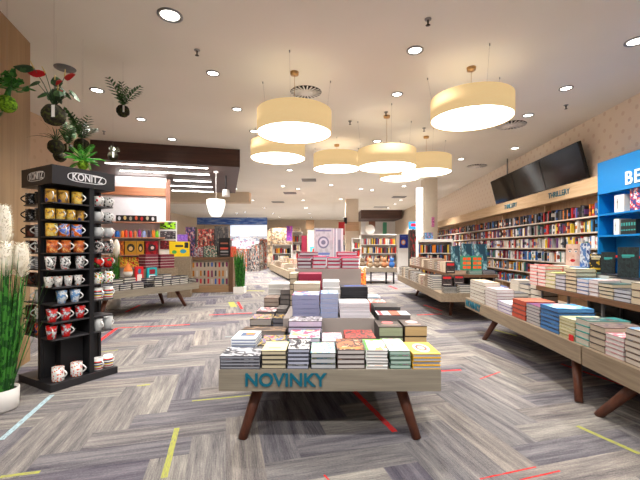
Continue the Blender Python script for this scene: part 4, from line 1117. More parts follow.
# ------------------------------------------------------------------ plants
def leafmat(name, a, b): return blotch(name, [(0, a), (.5, b)], 18, .5)
M_g1 = leafmat('dark leaf', (30, 60, 30), (52, 92, 44)); M_g2 = leafmat('mid leaf', (44, 110, 40), (76, 150, 56)); M_g3 = leafmat('bright fern', (50, 150, 40), (96, 196, 60)); M_g4 = leafmat('grey leaf', (120, 132, 110), (180, 186, 170))
M_g5 = leafmat('palm leaf', (42, 84, 40), (70, 118, 58))
M_moss = blotch('dark moss', [(0, (26, 24, 16)), (.45, (48, 44, 22)), (.6, (66, 74, 26))], 40, .95)
M_mossg = blotch('green moss', [(0, (70, 110, 20)), (.45, (120, 170, 30)), (.6, (150, 200, 50))], 40, .95)
M_spathe = plain('red spathe', (190, 20, 30), .3); M_string = plain('thin string', (170, 160, 150), .7); M_tag = plain('white tag', (240, 240, 236), .6)
CAMUP = Vector((.1, -1, .35))
def blade(mb, base, dirv, L, w, droop=.3, mi=0, n=5, up=Vector((0, 0, 1))):
    """a folded leaf blade along dirv bending down"""
    d = Vector(dirv).normalized(); s = d.cross(up)
    if s.length < .05: s = Vector((1, 0, 0))
    s.normalize(); P = []
    p = Vector(base)
    for i in range(n + 1):
        f = i / n
        ww = w * math.sin(PI * (0.12 + .88 * f)) if i < n else 0.0005
        q = p + Vector((0, 0, -.15 * ww))
        P.append((q - s * ww / 2, p.copy() + Vector((0, 0, .1 * ww)), q + s * ww / 2))
        d = (d + Vector((0, 0, -droop / n))).normalized(); p = p + d * L / n
    for i in range(n):
        a, b = P[i], P[i + 1]
        mb.face((a[0], a[1], b[1], b[0]), mi, smooth=False); mb.face((a[1], a[2], b[2], b[1]), mi, smooth=False)
def rdir(lo=.2, hi=1.2):
    w = random.uniform(0, 2 * PI); e_ = random.uniform(lo, hi)
    return Vector((math.cos(w) * math.cos(e_), math.sin(w) * math.cos(e_), math.sin(e_)))
def kokedama(px, py, d, r, kind, label, moss=None, hgt=.4, tagged=False, n=14, zstring=True):
    cx, cz = X(px, d), Z(py, d)
    e = empty('hanging_moss_ball_plant', label, 'hanging plant', (cx, d, cz - r), 0, 'moss ball plants hung from the ceiling')
    mb = MB(); mb.ball((0, 0, r), r, 18, 12, rough=.05); mb.build('moss_ball', moss or M_moss, e)
    top = Vector((0, 0, 2 * r - .02))
    mb = MB()
    if kind == 'fern' or kind == 'palm':
        for k in range(n):
            dv = rdir(.0, 1.3) if kind == 'fern' else rdir(.9, 1.52)
            L = hgt * random.uniform(.6, 1.0); p = top.copy(); d_ = dv.copy(); ns = 11 if kind == 'fern' else 8
            pts = [p.copy()]
            for i in range(ns):
                d_ = (d_ + Vector((0, 0, -.07))).normalized(); p = p + d_ * L / ns; pts.append(p.copy())
                s = d_.cross(Vector((0, 0, 1))); s = s.normalized() if s.length > .05 else Vector((1, 0, 0))
                ll = L * (.36 if kind == 'palm' else .26) * math.sin(PI * (.15 + .8 * i / ns))
                for sg in (-1, 1): blade(mb, p, s * sg + d_ * .9 + Vector((0, 0, .1)), ll, L * (.11 if kind == 'palm' else .085), .5, n=2, up=Vector((0, -.5, 1)))
            mb.tube(pts, [.004] * ns + [.001], 4)
    elif kind == 'grass':
        for k in range(n * 3): blade(mb, top, rdir(.5, 1.4), hgt * random.uniform(.6, 1.2), .012, 1.2, n=6)
    elif kind == 'bonsai':
        mb.tube([top, top + Vector((.02, 0, hgt * .3)), top + Vector((.05, 0, hgt * .5))], [.03, .022, .012], 7)
        for k in range(n * 3):
            o = top + Vector((random.uniform(-.12, .16), random.uniform(-.1, .1), hgt * random.uniform(.35, .85))); blade(mb, o, rdir(-.1, 1.0), .09, .06, .3, n=3)
            mb.tube([top + Vector((.04, 0, hgt * .4)), o], [.005, .002], 4)
    elif kind == 'succulent':
        for k in range(n * 2): blade(mb, top - Vector((0, 0, .01)), rdir(.3, 1.4), hgt * random.uniform(.7, 1), .035, -.1, n=3)
    elif kind == 'anthurium':
        for k in range(n):
            dv = rdir(.6, 1.45); L = hgt * random.uniform(.4, 1.0); q = top + dv * L
            mb.tube([top, top + dv * L * .5 + Vector((0, 0, .02)), q], [.005, .004, .003], 5)
            out = Vector((dv.x, dv.y, -.25)).normalized(); blade(mb, q - out * .03, out, .12, .10, .9, n=4, up=Vector((dv.x, dv.y - .4, .6)))
    mb.build('foliage', {'fern': M_g3, 'palm': M_g5, 'grass': M_g1, 'bonsai': M_g2, 'succulent': M_g4, 'anthurium': M_g1}[kind], e)
    if kind == 'anthurium':
        for k, (ax, az, L) in enumerate([(-.06, .30, .15), (.12, .27, .15), (.02, .22, .11), (.05, .13, .08), (-.14, .33, .16)]):
            q = top + Vector((ax, random.uniform(-.1, .1), az)); 
            mb = MB(); mb.tube([top, top * .5 + q * .5 + Vector((0, 0, .03)), q], [.004, .004, .003], 5, 1); blade(mb, q, Vector((.9 if ax > 0 else -.9, -.35, .1)), L, L * .6, .25, n=5, mi=0 if k < 4 else 2, up=CAMUP)
            mb.tube([q, q + Vector((.02 if ax > 0 else -.02, -.02, .06))], [.006, .003], 6, 3); mb.build('flower', [M_spathe, M_g1, M_g1, plain('spadix', (226, 200, 120), .5)], e)
    if tagged:
        mb = MB(); mb.box(r * .45, r * .75, -r * .95, -r * .93, r * .5, r * 1.6); mb.build('label_tag', M_tag, e)
    mb = MB()
    mb.tube([(0, 0, 2 * r - .01), (0, 0, CEIL - cz + r - .001)], .001, 5); mb.build('string', M_string, e)
random.seed(11)
kokedama(7, 104, 3.7, .085, 'bonsai', 'bright green moss ball with a small bonsai before the oak pier', M_mossg, .25, n=12)
kokedama(54, 115, 3.5, .10, 'anthurium', 'large moss ball with red anthurium flowers above the mug tower', None, .27, True, 12)
kokedama(123, 111, 5.2, .085, 'palm', 'moss ball with a small upright palm hanging alone over the aisle', None, .38, True, 9)
kokedama(56, 147, 4.5, .09, 'grass', 'moss ball with drooping thin grass beside the mug tower', None, .36, False, 8)
kokedama(60, 156, 6.2, .10, 'grass', 'lowest dark moss ball just behind the grassy one', None, .2, False, 5)
kokedama(68, 149, 5.7, .085, 'palm', 'tagged moss ball in the middle of the hanging cluster', None, .36, True, 8)
kokedama(82, 146, 5.1, .10, 'palm', 'moss ball with a spreading dark palm at the cluster right', None, .42, False, 9)
kokedama(83, 165, 4.62, .06, 'fern', 'bright green fern hanging just above the mug tower header', M_mossg, .27, False, 26)
kokedama(113, 156, 6.6, .085, 'succulent', 'small moss ball with pale succulent before the dark canopy', M_moss, .16, True, 9)
kokedama(-14, 140, 3.3, .08, 'palm', 'moss ball plant cut off by the picture edge before the oak pier', None, .3, False, 9)

# pampas plant in pot
e = empty('pampas_plant', 'tall green grass plant with white plumes in a white pot at the picture edge', 'plant', (X(0.5, 3.3), 3.3, 0))
mb = MB(); mb.lathe([(.0005, 0), (.115, 0), (.13, .02), (.135, .19), (.125, .19), (.12, .17), (.0005, .165)], 28); mb.build('pot', plain('white pot', (222, 218, 214), .4), e)
mb = MB(); mb.lathe([(.0005, .172), (.118, .17)], 20); mb.build('soil', plain('soil', (40, 30, 24), .95), e)
mb = MB()
for k in range(230):
    w = random.uniform(0, 2 * PI); r = .09 * math.sqrt(random.random()); dv = Vector((math.cos(w) * .10, math.sin(w) * .10, 1)) + Vector((random.uniform(-.05, .05), random.uniform(-.05, .05), 0))
    if k % 14 == 0: dv += Vector((random.uniform(-.05, .35), random.uniform(-.2, .2), 0))
    blade(mb, (r * math.cos(w), r * math.sin(w), .15), dv, random.uniform(.55, 1.3), .018, random.uniform(0, .35), n=6)
mb.build('grass_blades', leafmat('grass blade', (24, 84, 24), (62, 138, 44)), e)
M_plume = plain('plume', (250, 244, 228), .9)
for k, (px, y0, y1, dy) in enumerate([(4, 206, 252, .06), (21.5, 244, 277, -.03), (6, 243, 277, -.10)]):
    d = 3.3 + dy; x = X(px, d) - X(0.5, 3.3); z0, z1 = Z(y1, d), Z(y0, d)
    mb = MB(); n = 9
    mb.lathe([(.004, z0), (.03, z0 + .05), (.055, z0 + (z1 - z0) * .45), (.052, z0 + (z1 - z0) * .8), (.03, z1), (.0005, z1 + .01)], 14, c=(x, dy, 0))
    for i in range(420):
        f = random.random(); z = z0 + (z1 - z0) * f; rr = .058 * (math.sin(PI * min(1, .15 + .75 * f)) ** .7); w = random.uniform(0, 2 * PI)
        blade(mb, (x + rr * .7 * math.cos(w), dy + rr * .7 * math.sin(w), z), (math.cos(w) * .7, math.sin(w) * .7, 1.1), .045, .008, .6, n=2)
    mb.tube([(x * .3, dy * .3, .17), (x * .8, dy, z0 * .6), (x, dy, z0 + .02)], .005, 5, 1)
    mb.build('plume', [M_plume, M_g2], e)

# ------------------------------------------------------------------ gift corner on the left: lit wall with shelves
yw = 2.05
def wx(px, y=yw): return LZ.on_x(px, y)
xr = wx(166); xl = -4.1
e = empty('gift_shelf_wall', 'white shelf wall with a wooden beam under the dark canopy', 'shelf wall', LZ.w(xr, yw), LZ.a)
M_lit = plain('white back panel', (246, 242, 244), .5)
def zl(py, px): 
    w = LZ.w(wx(px), yw); return Z(py, w[1])
mb = MB(); mb.box(xl - xr, 0, 0.02, .08, 0, 3.56); mb.build('back_panel', M_lit, e)
mb = MB(); mb.box(xl - xr, 0, -.10, 0.018, zl(196.5, 163), zl(188.5, 163)); mb.build('beam', wood('orange beam', (196, 128, 88), (168, 100, 66), axis=0), e)
mb = MB(); mb.box(.005, .12, -.06, .08, 0, 3.5); mb.build('end_post', wood('reddish post', (160, 110, 86), (130, 84, 64), axis=2), e)
shz = [zl(222.5, 150), zl(237.5, 150), zl(254.5, 150), zl(266, 150)]
for z in shz:
    mb = MB(); mb.box(xl - xr, -.01, -.32, .018, z - .03, z); mb.build('shelf_board', wood('thin oak shelf', (206, 150, 116), (180, 120, 90), axis=0), e)
mb = MB(); mb.box(-1.35, -.02, -.02, .015, zl(181, 150), zl(179.5, 150)); mb.build('light_strip', M_led, e)
def lbox(name, px0, px1, z0, py1, ly, t, mats, label, cat, group=None, front=True):
    x0, x1 = LZ.on_x(px0, ly), LZ.on_x(px1, ly); w = LZ.w((x0 + x1) / 2, ly); z1 = Z(py1, w[1])
    mb = MB(); mb.box(-(x1 - x0) / 2, (x1 - x0) / 2, 0, t, 0, z1 - z0, 0, front=1 if front else None)
    o = mb.build(name, mats, None, (w[0], w[1], z0 + .0006), LZ.a); tag(o, label, cat, group); return o
yi = yw - .26
# dark display strip with ornaments
lbox('ornament_case', 116, 156, shz[0], 215.5, yi, .15, [M_dark, art('ornaments on black', (16, 16, 18), None, 4, [('e', .08 + .14 * k, .5 + .08 * (k % 2), .035, .32, c) for k, c in enumerate([(210, 210, 214), (220, 190, 120), (170, 160, 140), (200, 90, 60), (180, 40, 40), (190, 180, 150), (220, 220, 220)])])], 'long black case of small ornaments on the top white shelf', 'display case')
# bottles
cols = [((210, 40, 40), 112), ((30, 110, 200), 117.3), ((240, 140, 50), 122.4), ((226, 70, 40), 126), ((220, 40, 40), 130.5), ((200, 110, 60), 135), ((150, 40, 120), 139.5), ((150, 170, 220), 144), ((60, 50, 66), 149), ((236, 130, 50), 153.5), ((120, 190, 40), 157)]
cn = ['red', 'blue', 'pale orange', 'vermilion', 'scarlet', 'copper', 'purple', 'pale blue', 'dark', 'orange', 'lime green']
for k, (c, px) in enumerate(cols):
    x = LZ.on_x(px, yi + .06); w = LZ.w(x, yi + .06, shz[1] + .0006); h = Z(230.5 if k % 3 else 229.5, w[1]) - shz[1]; r = .06 if k == 1 else .045
    mb = MB(); mb.lathe([(.0005, 0), (r * .95, 0), (r, .01), (r, h * .78), (r * .8, h * .85), (.0005, h * .86)], 14)
    o = mb.build('drinking_bottle', plain('bottle ' + cn[k], c, .3), None, w); tag(o, f'{cn[k]} drinking bottle on the second white shelf', 'bottle', 'coloured drinking bottles')
    mb = MB(); mb.lathe([(r * .6, h * .861), (r * .62, h), (.0005, h)], 12); mb.build('cap', plain('cap ' + cn[k], [v * .7 for v in c], .4), o)
M_yel = art('yellow game face', (236, 200, 30), None, 3, [('r', .5, .7, .2, .07, (60, 60, 60)), ('e', .7, .35, .16, .14, (60, 150, 180)), ('e', .25, .3, .12, .12, (70, 160, 80)), ('r', .86, .75, .1, .18, (40, 40, 44))])
M_goldb = art('gold toy face', (196, 140, 40), None, 3, [('e', .5, .5, .34, .3, (40, 34, 30)), ('e', .5, .45, .18, .16, (220, 180, 120))])
M_redb = art('red toy face', (180, 30, 40), [(120, 20, 30)], 3, [('e', .5, .5, .3, .26, (50, 40, 44)), ('e', .55, .5, .14, .12, (220, 190, 180))])
for k, (a, b, s, lab) in enumerate([(125, 136.5, M_goldb, 'larger gold toy box on the third white shelf'), (137, 144, M_goldb, 'narrow gold toy box on the third white shelf'), (145.5, 158, M_redb, 'wide red toy box on the third white shelf'), (116, 124, art('orange toy', (226, 130, 40), [(150, 60, 30)], 3), 'orange toy box hidden partly by the mug tower')]):
    lbox('toy_box', a, b, shz[2], 241, yi, .2, [plain('toybox side %d' % k, (120, 70, 40), .5), s], lab, 'box', 'toy boxes')
for k, (a, b, c, lab) in enumerate([(118, 128, (206, 90, 40), 'orange pack at the tower end of the lowest white shelf'), (129, 143, (190, 40, 36), 'red pack in the middle of the lowest white shelf'), (144, 160, (150, 30, 44), 'dark red pack on the lowest white shelf')]):
    lbox('toy_pack', a, min(b, 158), shz[3], 257, yi, .2, [plain('pack side %d' % k, c, .5), art('pack face %d' % k, c, [(240, 200, 60), (60, 40, 40)], 4)], lab, 'box', 'toy packs')

# left book table
LT = Frame(-3.16, 9.28, math.radians(61))      # right end corner; local -x runs along the long edge towards the camera, +y away
def lt_table():
    e = empty('display_table', 'oak display table in front of the gift shelf wall', 'table', LT.w(0, 0), LT.a)
    Lx = 2.6; Wd = 1.1
    mb = MB(); mb.box(-Lx, 0, 0, Wd, T - .15, T); mb.build('tabletop', M_oak, e)
    for x, tx in ((-.3, -.5), (-2.4, -2.2)):
        for y in (.14, Wd - .14):
            link('leg', leg_mesh((tx, y + (.08 if y < .5 else -.08), T - .151), (x, y, 0), .05, .036), e)
lt_table()
rnd = random.Random(9)
x = -.05; k = 0
while x > -2.3:
    w = rnd.uniform(.19, .27)
    h = rnd.uniform(.07, .16)
    sstack(LT, x - w, x, .04, .28, T, T + h, 3, rnd.choice([1, 0, 6, 7, 13, 1]), .012)
    sstack(LT, x - w, x, .32, .52, T, T + h + rnd.uniform(.03, .12), 4, rnd.choice([1, 1, 5, 0, 13, 10] if x > -1 else [7, 0, 3, 13, 1]), .012)
    x -= w + .03
M_teddy = [plain('plush white', (232, 226, 218), .95), plain('plush red', (206, 30, 36), .95), plain('plush black', (40, 38, 40), .95)]
def lpx(px, ly): return LT.on_x(px, ly)
# back tier box with dark red books
e = None
xa, xb = lpx(141, .75), lpx(176, .75)
mb = MB(); mb.box(xa, xb, .68, 1.2, T + .0006, .92); tag(mb.build('display_riser', M_oak_y, None, LT.w(0, 0), LT.a), 'oak riser box on the table in front of the gift wall', 'riser')
for a, b in ((145.5, 158.5), (160.5, 174.5)):
    x0, x1 = lpx(a, .74), lpx(b, .74); d = LT.w(x0, .74)[1]; n = 5
    sstack(LT, x0, x1, .74, 1.0, .921, Z(254.5, d), n, 12, .008, True)
def box_at(frame_ang, name, px0, px1, pyt, pyb, d, t, mats, label, cat, group=None, zb=None):
    w = (px1 - px0) * d / F; z0 = Z(pyb, d) if zb is None else zb; h = Z(pyt, d) - z0
    mb = MB(); mb.box(-w / 2, w / 2, 0, t, 0, h, 0, front=1)
    o = mb.build(name, mats, None, (X((px0 + px1) / 2, d), d, z0), frame_ang); tag(o, label, cat, group); return o
M_tealbox = art('teal box face', (0, 180, 190), None, 3, [('r', .5, .3, .34, .26, (240, 240, 240)), ('r', .5, .75, .3, .14, (150, 30, 50))])
M_redbox = art('red box face', (214, 30, 40), None, 3, [('r', .5, .35, .3, .24, (240, 230, 220)), ('e', .5, .75, .2, .14, (60, 120, 150))])
# a few objects standing on the left table's second row of books
dt = lambda px, ly: LT.w(lpx(px, ly), ly)[1]
def lt_item(px0, px1, pyt, ly, zb, t, mats, name, label, cat, group=None):
    x0, x1 = lpx(px0, ly), lpx(px1, ly); w = LT.w((x0 + x1) / 2, ly); h = Z(pyt, w[1]) - zb
    mb = MB(); mb.box(-(x1 - x0) / 2, (x1 - x0) / 2, 0, t, 0, h, 0, front=1)
    tag(mb.build(name, mats, None, (w[0], w[1], zb), LT.a), label, cat, group)
lt_item(147.5, 157, 267.5, .62, T + .0006, .045, [plain('teal side', (0, 160, 170), .5), M_tealbox], 'gift_box', 'turquoise gift box standing on the gift corner table', 'box', 'gift boxes on the table')
lt_item(135.5, 143.5, 266.5, .62, T + .0006, .045, [plain('red side', (190, 24, 34), .5), M_redbox], 'gift_box', 'red gift box standing on the gift corner table', 'box', 'gift boxes on the table')
w = LT.w(lpx(128, .68), .68)
e = empty('plush_toy', 'white plush toy with a pointed hat on the gift corner table', 'plush toy', (w[0], w[1], T + .0006), LT.a)
mb = MB(); mb.ball((0, 0, .12), .12, 14, 10); mb.build('body', M_teddy[2], e)
mb = MB(); mb.ball((0, 0, .30), .10, 14, 10); mb.build('head', M_teddy[0], e)
mb = MB(); mb.lathe([(.10, .34), (.07, .42), (.0005, .56)], 14); mb.build('hat', plain('plush hat', (210, 120, 60), .95), e)

# plumed grass behind the gift table
q_ = LT.w(LT.on_x(113.5, 1.32), 1.32)
e = empty('plumed_grass_plant', 'green grass plant with a pale plume behind the mug tower at the gift shelves', 'plant', q_)
mb = MB(); mb.lathe([(.0005, 0), (.14, 0), (.16, .3), (.145, .3), (.0005, .28)], 20); mb.build('pot', M_white, e)
mb = MB()
for k in range(110): blade(mb, (random.uniform(-.08, .08), random.uniform(-.08, .08), .28), (random.uniform(-.13, .13), random.uniform(-.13, .13), 1), random.uniform(.6, 1.15), .022, .2, n=4)
mb.build('grass_blades', MATS['grass blade'], e)
for q in (-.06, .07):
    mb = MB(); mb.tube([(0, 0, .28), (q, 0, 1.2)], .006, 5, 1); mb.lathe([(.01, 1.2), (.07, 1.3), (.075, 1.48), (.03, 1.62), (.0005, 1.64)], 12, c=(q, 0, 0)); mb.build('plume', [M_plume, M_g2], e)

# wooden counter with hanging keyrings
CF = Frame(X(233, 11.9), 11.9, math.radians(6))
cw = (233 - 176) * 11.9 / F; ch = Z(257, 11.9)
e = empty('wooden_counter', 'brown wooden counter with a pegboard front of small hanging goods', 'counter', CF.w(0, 0), CF.a)
mb = MB(); mb.box(-cw, 0, 0, .7, ch - .09, ch); mb.build('worktop', M_shelfwood, e)
for x in (-cw, -.14):
    mb = MB(); mb.box(x, x + .14, 0, .7, 0, ch - .091); mb.build('side_panel', M_shelfwood, e)
mb = MB(); mb.box(-cw + .141, -.141, .08, .1, 0.0, ch - .091); mb.build('pegboard', plain('pegboard', (196, 180, 158), .7), e)
mb = MB(); mb.box(-cw + .141, -.141, 0, .079, 0, .22); mb.build('plinth', wood('plinth wood', (170, 136, 100), (140, 108, 76), axis=0), e)
rnd = random.Random(3)
kc = [(40, 40, 60), (200, 40, 50), (120, 30, 80), (50, 90, 170), (210, 200, 190), (40, 120, 150), (190, 120, 40), (60, 60, 64)]
for r in range(3):
    for k in range(13):
        x = -.2 - k * .115; z = ch - .16 - r * .26; L = (.16, .2, .18)[r] * rnd.uniform(.85, 1.1); c = rnd.choice(kc)
        if x < -cw + .25: break
        mb = MB(); mb.tube([(0, .026, 0), (0, -.06, 0)], .006, 5, 1); mb.box(-.025, .025, -.052, -.035, -L, -.012, 0); mb.tube([(0, -.043, -.012), (0, -.043, 0)], .004, 4, 1)
        o = mb.build('keyring', [plain('keyring %d' % kc.index(c), c, .4), M_steel], None, CF.w(x, .05, z), CF.a)
        tag(o, f"hanging keyring, {ORD[k + 1]} from the plant end, {['top', 'middle', 'bottom'][r]} row of the pegboard", 'keyring', 'goods on the pegboard')
# goods on the counter
def ct(px0, px1, pyt, ly, t, side, face, name, label, cat, zb=None):
    x0, x1 = CF.on_x(px0, ly), CF.on_x(px1, ly); w = CF.w((x0 + x1) / 2, ly); z0 = ch + .0006 if zb is None else zb
    mb = MB(); mb.box(-(x1 - x0) / 2, (x1 - x0) / 2, 0, t, 0, Z(pyt, w[1]) - z0, 0, front=1)
    tag(mb.build(name, [side, face], None, (w[0], w[1], z0), CF.a), label, cat, 'goods on the wooden counter')
nz = lambda n, b, c, s=5: art(n, b, c, s)
ct(194, 203, 247, .06, .15, M_grey, nz('toy figures', (150, 150, 156), [(60, 40, 44), (170, 40, 50), (230, 220, 210)]), 'toy_pack', 'grey toy pack on the counter beside the yellow game', 'box')
ct(204, 217, 246, .1, .2, M_black, nz('mixed cards', (60, 60, 64), [(50, 110, 80), (200, 190, 180), (180, 60, 50)], 7), 'card_rack', 'low rack of cards in the middle of the counter', 'rack')
ct(219, 229.5, 238, .1, .25, M_black, art('black rack face', (24, 22, 24), None, 4, [('r', .5, .72, .36, .04, (150, 90, 70)), ('r', .5, .45, .38, .05, (200, 80, 60)), ('r', .5, .28, .38, .04, (150, 150, 150)), ('r', .5, .12, .38, .03, (120, 110, 110))]), 'counter_rack', 'tall black counter rack near the plant', 'rack')
ct(230.5, 235.5, 246.5, .15, .2, plain('red pouch', (226, 50, 44), .5), nz('red pouch face', (232, 60, 50), [(240, 120, 90)]), 'gift_pouch', 'bright red pouch at the plant end of the counter', 'pouch')
ct(185.5, 195, 227, .42, .25, M_black, nz('dark blue rack', (40, 40, 60), [(60, 80, 130), (170, 50, 50), (200, 190, 180)], 7), 'spinner_rack', 'tall dark blue rack rising behind the yellow game', 'rack')
ct(198, 214, 229, .45, .2, M_black, nz('toy wall', (56, 46, 44), [(190, 50, 44), (110, 110, 90), (220, 190, 170)], 7), 'toy_rack', 'rack of red and dark toys behind the card rack', 'rack')
ct(214.5, 228, 226, .5, .15, M_grey, nz('grey rack', (86, 82, 80), [(60, 58, 60), (120, 110, 100)], 5), 'toy_rack', 'grey topped rack behind the black counter rack', 'rack')
box_at(LZ.a, 'game_box', 170, 188.5, 241.5, 256.5, 10.7, .25, [plain('game side', (220, 190, 30), .5), M_yel], 'bright yellow board game box standing beside dark red books', 'box', None, None)
# supporting cabinet for the yellow game and books beneath
w = (190 - 168) * 10.6 / F
mb = MB(); mb.box(-w / 2, w / 2, 0, .5, 0, Z(256.5, 10.7) - .001); tag(mb.build('low_cabinet', M_oak_y, None, (X(179, 10.62), 10.62, 0), LZ.a), 'low oak cabinet carrying the yellow board game', 'cabinet')
box_at(LZ.a, 'toy_bag', 177.5, 187, 234.5, 241, 10.85, .15, [plain('purple bag', (130, 90, 190), .7), nz('purple face', (150, 110, 206), [(120, 80, 180)])], 'purple bag above the yellow board game', 'bag', None, Z(241.5, 10.7) + .0006)
# small shelf with prints left of it
d = 11.2
e = empty('print_rack', 'narrow rack of prints at the end post of the white shelf wall', 'rack', (X(168, d), d, 0), LZ.a)
mb = MB(); mb.box(-.25, .25, .0, .06, 0, Z(221, d)); mb.build('frame', M_white, e)
for a, b, c in ((222, 229, [(30, 40, 40), (160, 220, 40)]), (231, 239, [(90, 80, 84), (40, 36, 40), (180, 170, 170)]), (240.5, 249, [(130, 30, 40), (60, 30, 40), (190, 80, 90)])):
    mb = MB(); mb.box(-.22, .22, -.015, -.001, Z(b, d), Z(a, d), 0, front=1); mb.build('print', [M_black, nz('print %d' % a, c[0], c[1:], 4)], e)
# grass plant by counter
d = 11.7
e = empty('potted_grass_plant', 'tall green grass in a white box planter at the end of the wooden counter', 'plant', (X(240, d), d, 0))
mb = MB(); mb.box(-.17, .17, -.17, .17, 0, .2); mb.build('planter', M_white, e)
mb = MB()
for k in range(150):
    blade(mb, (random.uniform(-.13, .13), random.uniform(-.13, .13), .19), (random.uniform(-.14, .14), random.uniform(-.14, .14), 1), random.uniform(.8, 1.28), .022, .15, n=4)
mb.build('grass_blades', MATS['grass blade'], e)

# ------------------------------------------------------------------ far middle and left aisle
rnd = random.Random(21)
def far_case(px0, px1, pyt, d, label, rows, ang=0.0, side=M_white, deep=.35, group='distant white bookcases', row0=.12, fill=True, toppx=None):
    w = (px1 - px0) * d / F; h = Z(pyt, d)
    fr = Frame(X(px0, d), d, ang)
    e = empty('white_bookcase', label, 'bookcase', fr.w(0, 0), ang, group)
    mb = MB(); mb.box(0, w, deep - .02, deep, 0, h); mb.build('back_panel', side, e)
    for x in (0, w - .03):
        mb = MB(); mb.box(x, x + .03, 0, deep - .021, 0, h - .051); mb.build('side_panel', side, e)
    mb = MB(); mb.box(0, w, 0, deep - .021, h - .05, h); mb.build('top_board', side, e)
    mt = Matrix.Translation(fr.w(0, 0, 0)) @ Matrix.Rotation(ang, 4, 'Z')
    for r in range(rows):
        z = row0 + (h - .1 - row0) * r / rows
        mb = MB(); mb.box(.031, w - .031, 0, deep - .022, z - .03, z); mb.build('shelf_board', side, e)
        x = .05; hh = (h - .1 - row0) / rows * .72
        while fill and x < w - .12:
            t = rnd.uniform(.04, .09); c = rnd.choice([0, 1, 2, 4, 5, 9, 11, 13, 7, 3, 12, 2, 8])
            stuff.box(x, x + t - .004, .02, .2, z + .0005, z + hh * rnd.uniform(.8, 1.05), c, mat=mt); x += t
    return e
far_case(361, 397, 234, 21.0, 'white bookcase of colourful spines behind the plush table, right of the middle column', 4)
# side panel with blue poster
d = 20.0
mb = MB(); mb.box(X(397.5, d), X(409.5, d), d, d + .3, 0, Z(234, d)); pn = mb.build('partition_panel', M_white); tag(pn, 'white end panel carrying a dark blue poster', 'panel')
face_at('poster', 399.5, 408, 234.5, 248, d - .03, 'dark blue poster with an orange and white emblem on the white end panel', [M_white, art('blue poster', (24, 40, 130), [(30, 56, 160)], 3, [('e', .45, .42, .26, .2, (230, 150, 60)), ('e', .45, .42, .16, .13, (220, 226, 236)), ('r', .5, .85, .3, .05, (60, 90, 180))])], 'poster', t=.02)
far_case(272.5, 291.5, 244.5, 23.6, 'low white bookcase beside the maroon panel, left aisle', 3)
far_case(292, 302, 231.5, 23.2, 'taller white bookcase topped with orange and white goods by the maroon panel', 4)
far_case(257, 266.5, 240.5, 31, 'small far bookcase at the end of the left aisle', 3)
far_case(352, 361, 238, 19, 'narrow white bookcase at the foot of the middle column', 4)
far_case(340, 352, 240, 23, 'white bookcase behind the poster display', 3)
d = 22.0
mb = MB(); mb.box(X(301.5, d), X(307, d), d, d + .06, 0, Z(235.5, d)); tag(mb.build('banner_stand', plain('maroon banner', (132, 24, 52), .6)), 'narrow maroon panel beside the taller white bookcase', 'banner')
# white post panel with goods and brown box on top
d = 22
mb = MB(); mb.box(X(307.5, d), X(319, d), d, d + .4, 0, Z(229, d)); tag(mb.build('display_column', plain('pale post', (214, 204, 190), .7)), 'pale square display post under a brown box', 'display post')
mb = MB(); mb.box(X(306, d), X(314, d), d - .06, d + .3, Z(229, d) + .0006, Z(220, d)); tag(mb.build('wooden_box', wood('brown box wood', (160, 128, 92), (130, 100, 70), axis=0)), 'brown wooden box on top of the pale post', 'box')
face_at('gift_bag', 310, 314, 246.5, 253.5, 21.8, 'turquoise bag at the pale post', [plain('turq', (90, 206, 206), .6), plain('turq', (90, 206, 206), .6)], 'bag', t=.08)
face_at('gift_bag', 312.5, 318.5, 248.5, 252, 21.6, 'orange-red bag at the pale post', [plain('orr', (226, 70, 40), .6), plain('orr', (226, 70, 40), .6)], 'bag', t=.08)
# red hanging banner and speaker at middle column
d = 19.5
face_at('hanging_banner', 338.5, 344.8, 222, 235, d, 'red banner hanging beside the middle column', [plain('red banner', (170, 24, 30), .6), plain('red banner', (170, 24, 30), .6)], 'banner', t=.05)
face_at('loudspeaker', 344, 347, 217.5, 223.5, 19.849, 'small black loudspeaker at the middle column', [M_black, M_black], 'speaker', t=.15)
# blue-red sign rack
d = 16.5
e = empty('spinner_rack', 'dark spinner rack with a blue oval sign beside the light tube', 'rack', (X(414, d), d, 0))
mb = MB(); mb.box(-.18, .2, 0, .36, 0.1, Z(230, d), 0, front=1); mb.build('body', [M_black, nz('rack goods', (34, 30, 32), [(60, 50, 50), (170, 30, 40)], 7)], e)
mb = MB(); mb.tube([(0, .18, Z(230, d)), (0, .18, Z(228, d))], .03, 8); mb.build('pole', M_black, e)
mb = MB(); mb.box(-.2, .22, .1, .18, Z(229, d), Z(221.5, d), 0, front=1); mb.build('sign', [plain('sign blue', (30, 140, 220), .4), art('sign face', (40, 150, 226), None, 3, [('r', .5, .55, .3, .2, (214, 30, 60))])], e)
mb = MB(); mb.lathe([(.0005, 0), (.22, 0), (.22, .03), (.0005, .035)], 16, c=(0, .18, 0)); mb.tube([(0, .18, .03), (0, .18, .1)], .03, 8); mb.build('foot', M_black, e)
# poster on the column and items
face_at('poster', 431.5, 434.5, 217, 227, 13.96, 'small pink poster on the square column by the light tube', [M_white, art('pink poster', (200, 90, 150), [(226, 150, 190), (120, 60, 120)], 3)], 'poster', t=.02)
face_at('boxed_goods', 425, 433, 232.5, 240, 12.6, 'blue and red boxed goods at the foot of the square column', [M_grey, nz('boxed goods', (90, 100, 120), [(80, 160, 220), (220, 80, 80)], 4)], 'box', t=.2)
mb = MB(); d = 12.6; mb.box(X(421, d), X(440, d), d - .05, d + .4, 0, Z(240, d) - .001); tag(mb.build('white_plinth', M_white), 'white plinth in front of the square column', 'plinth')
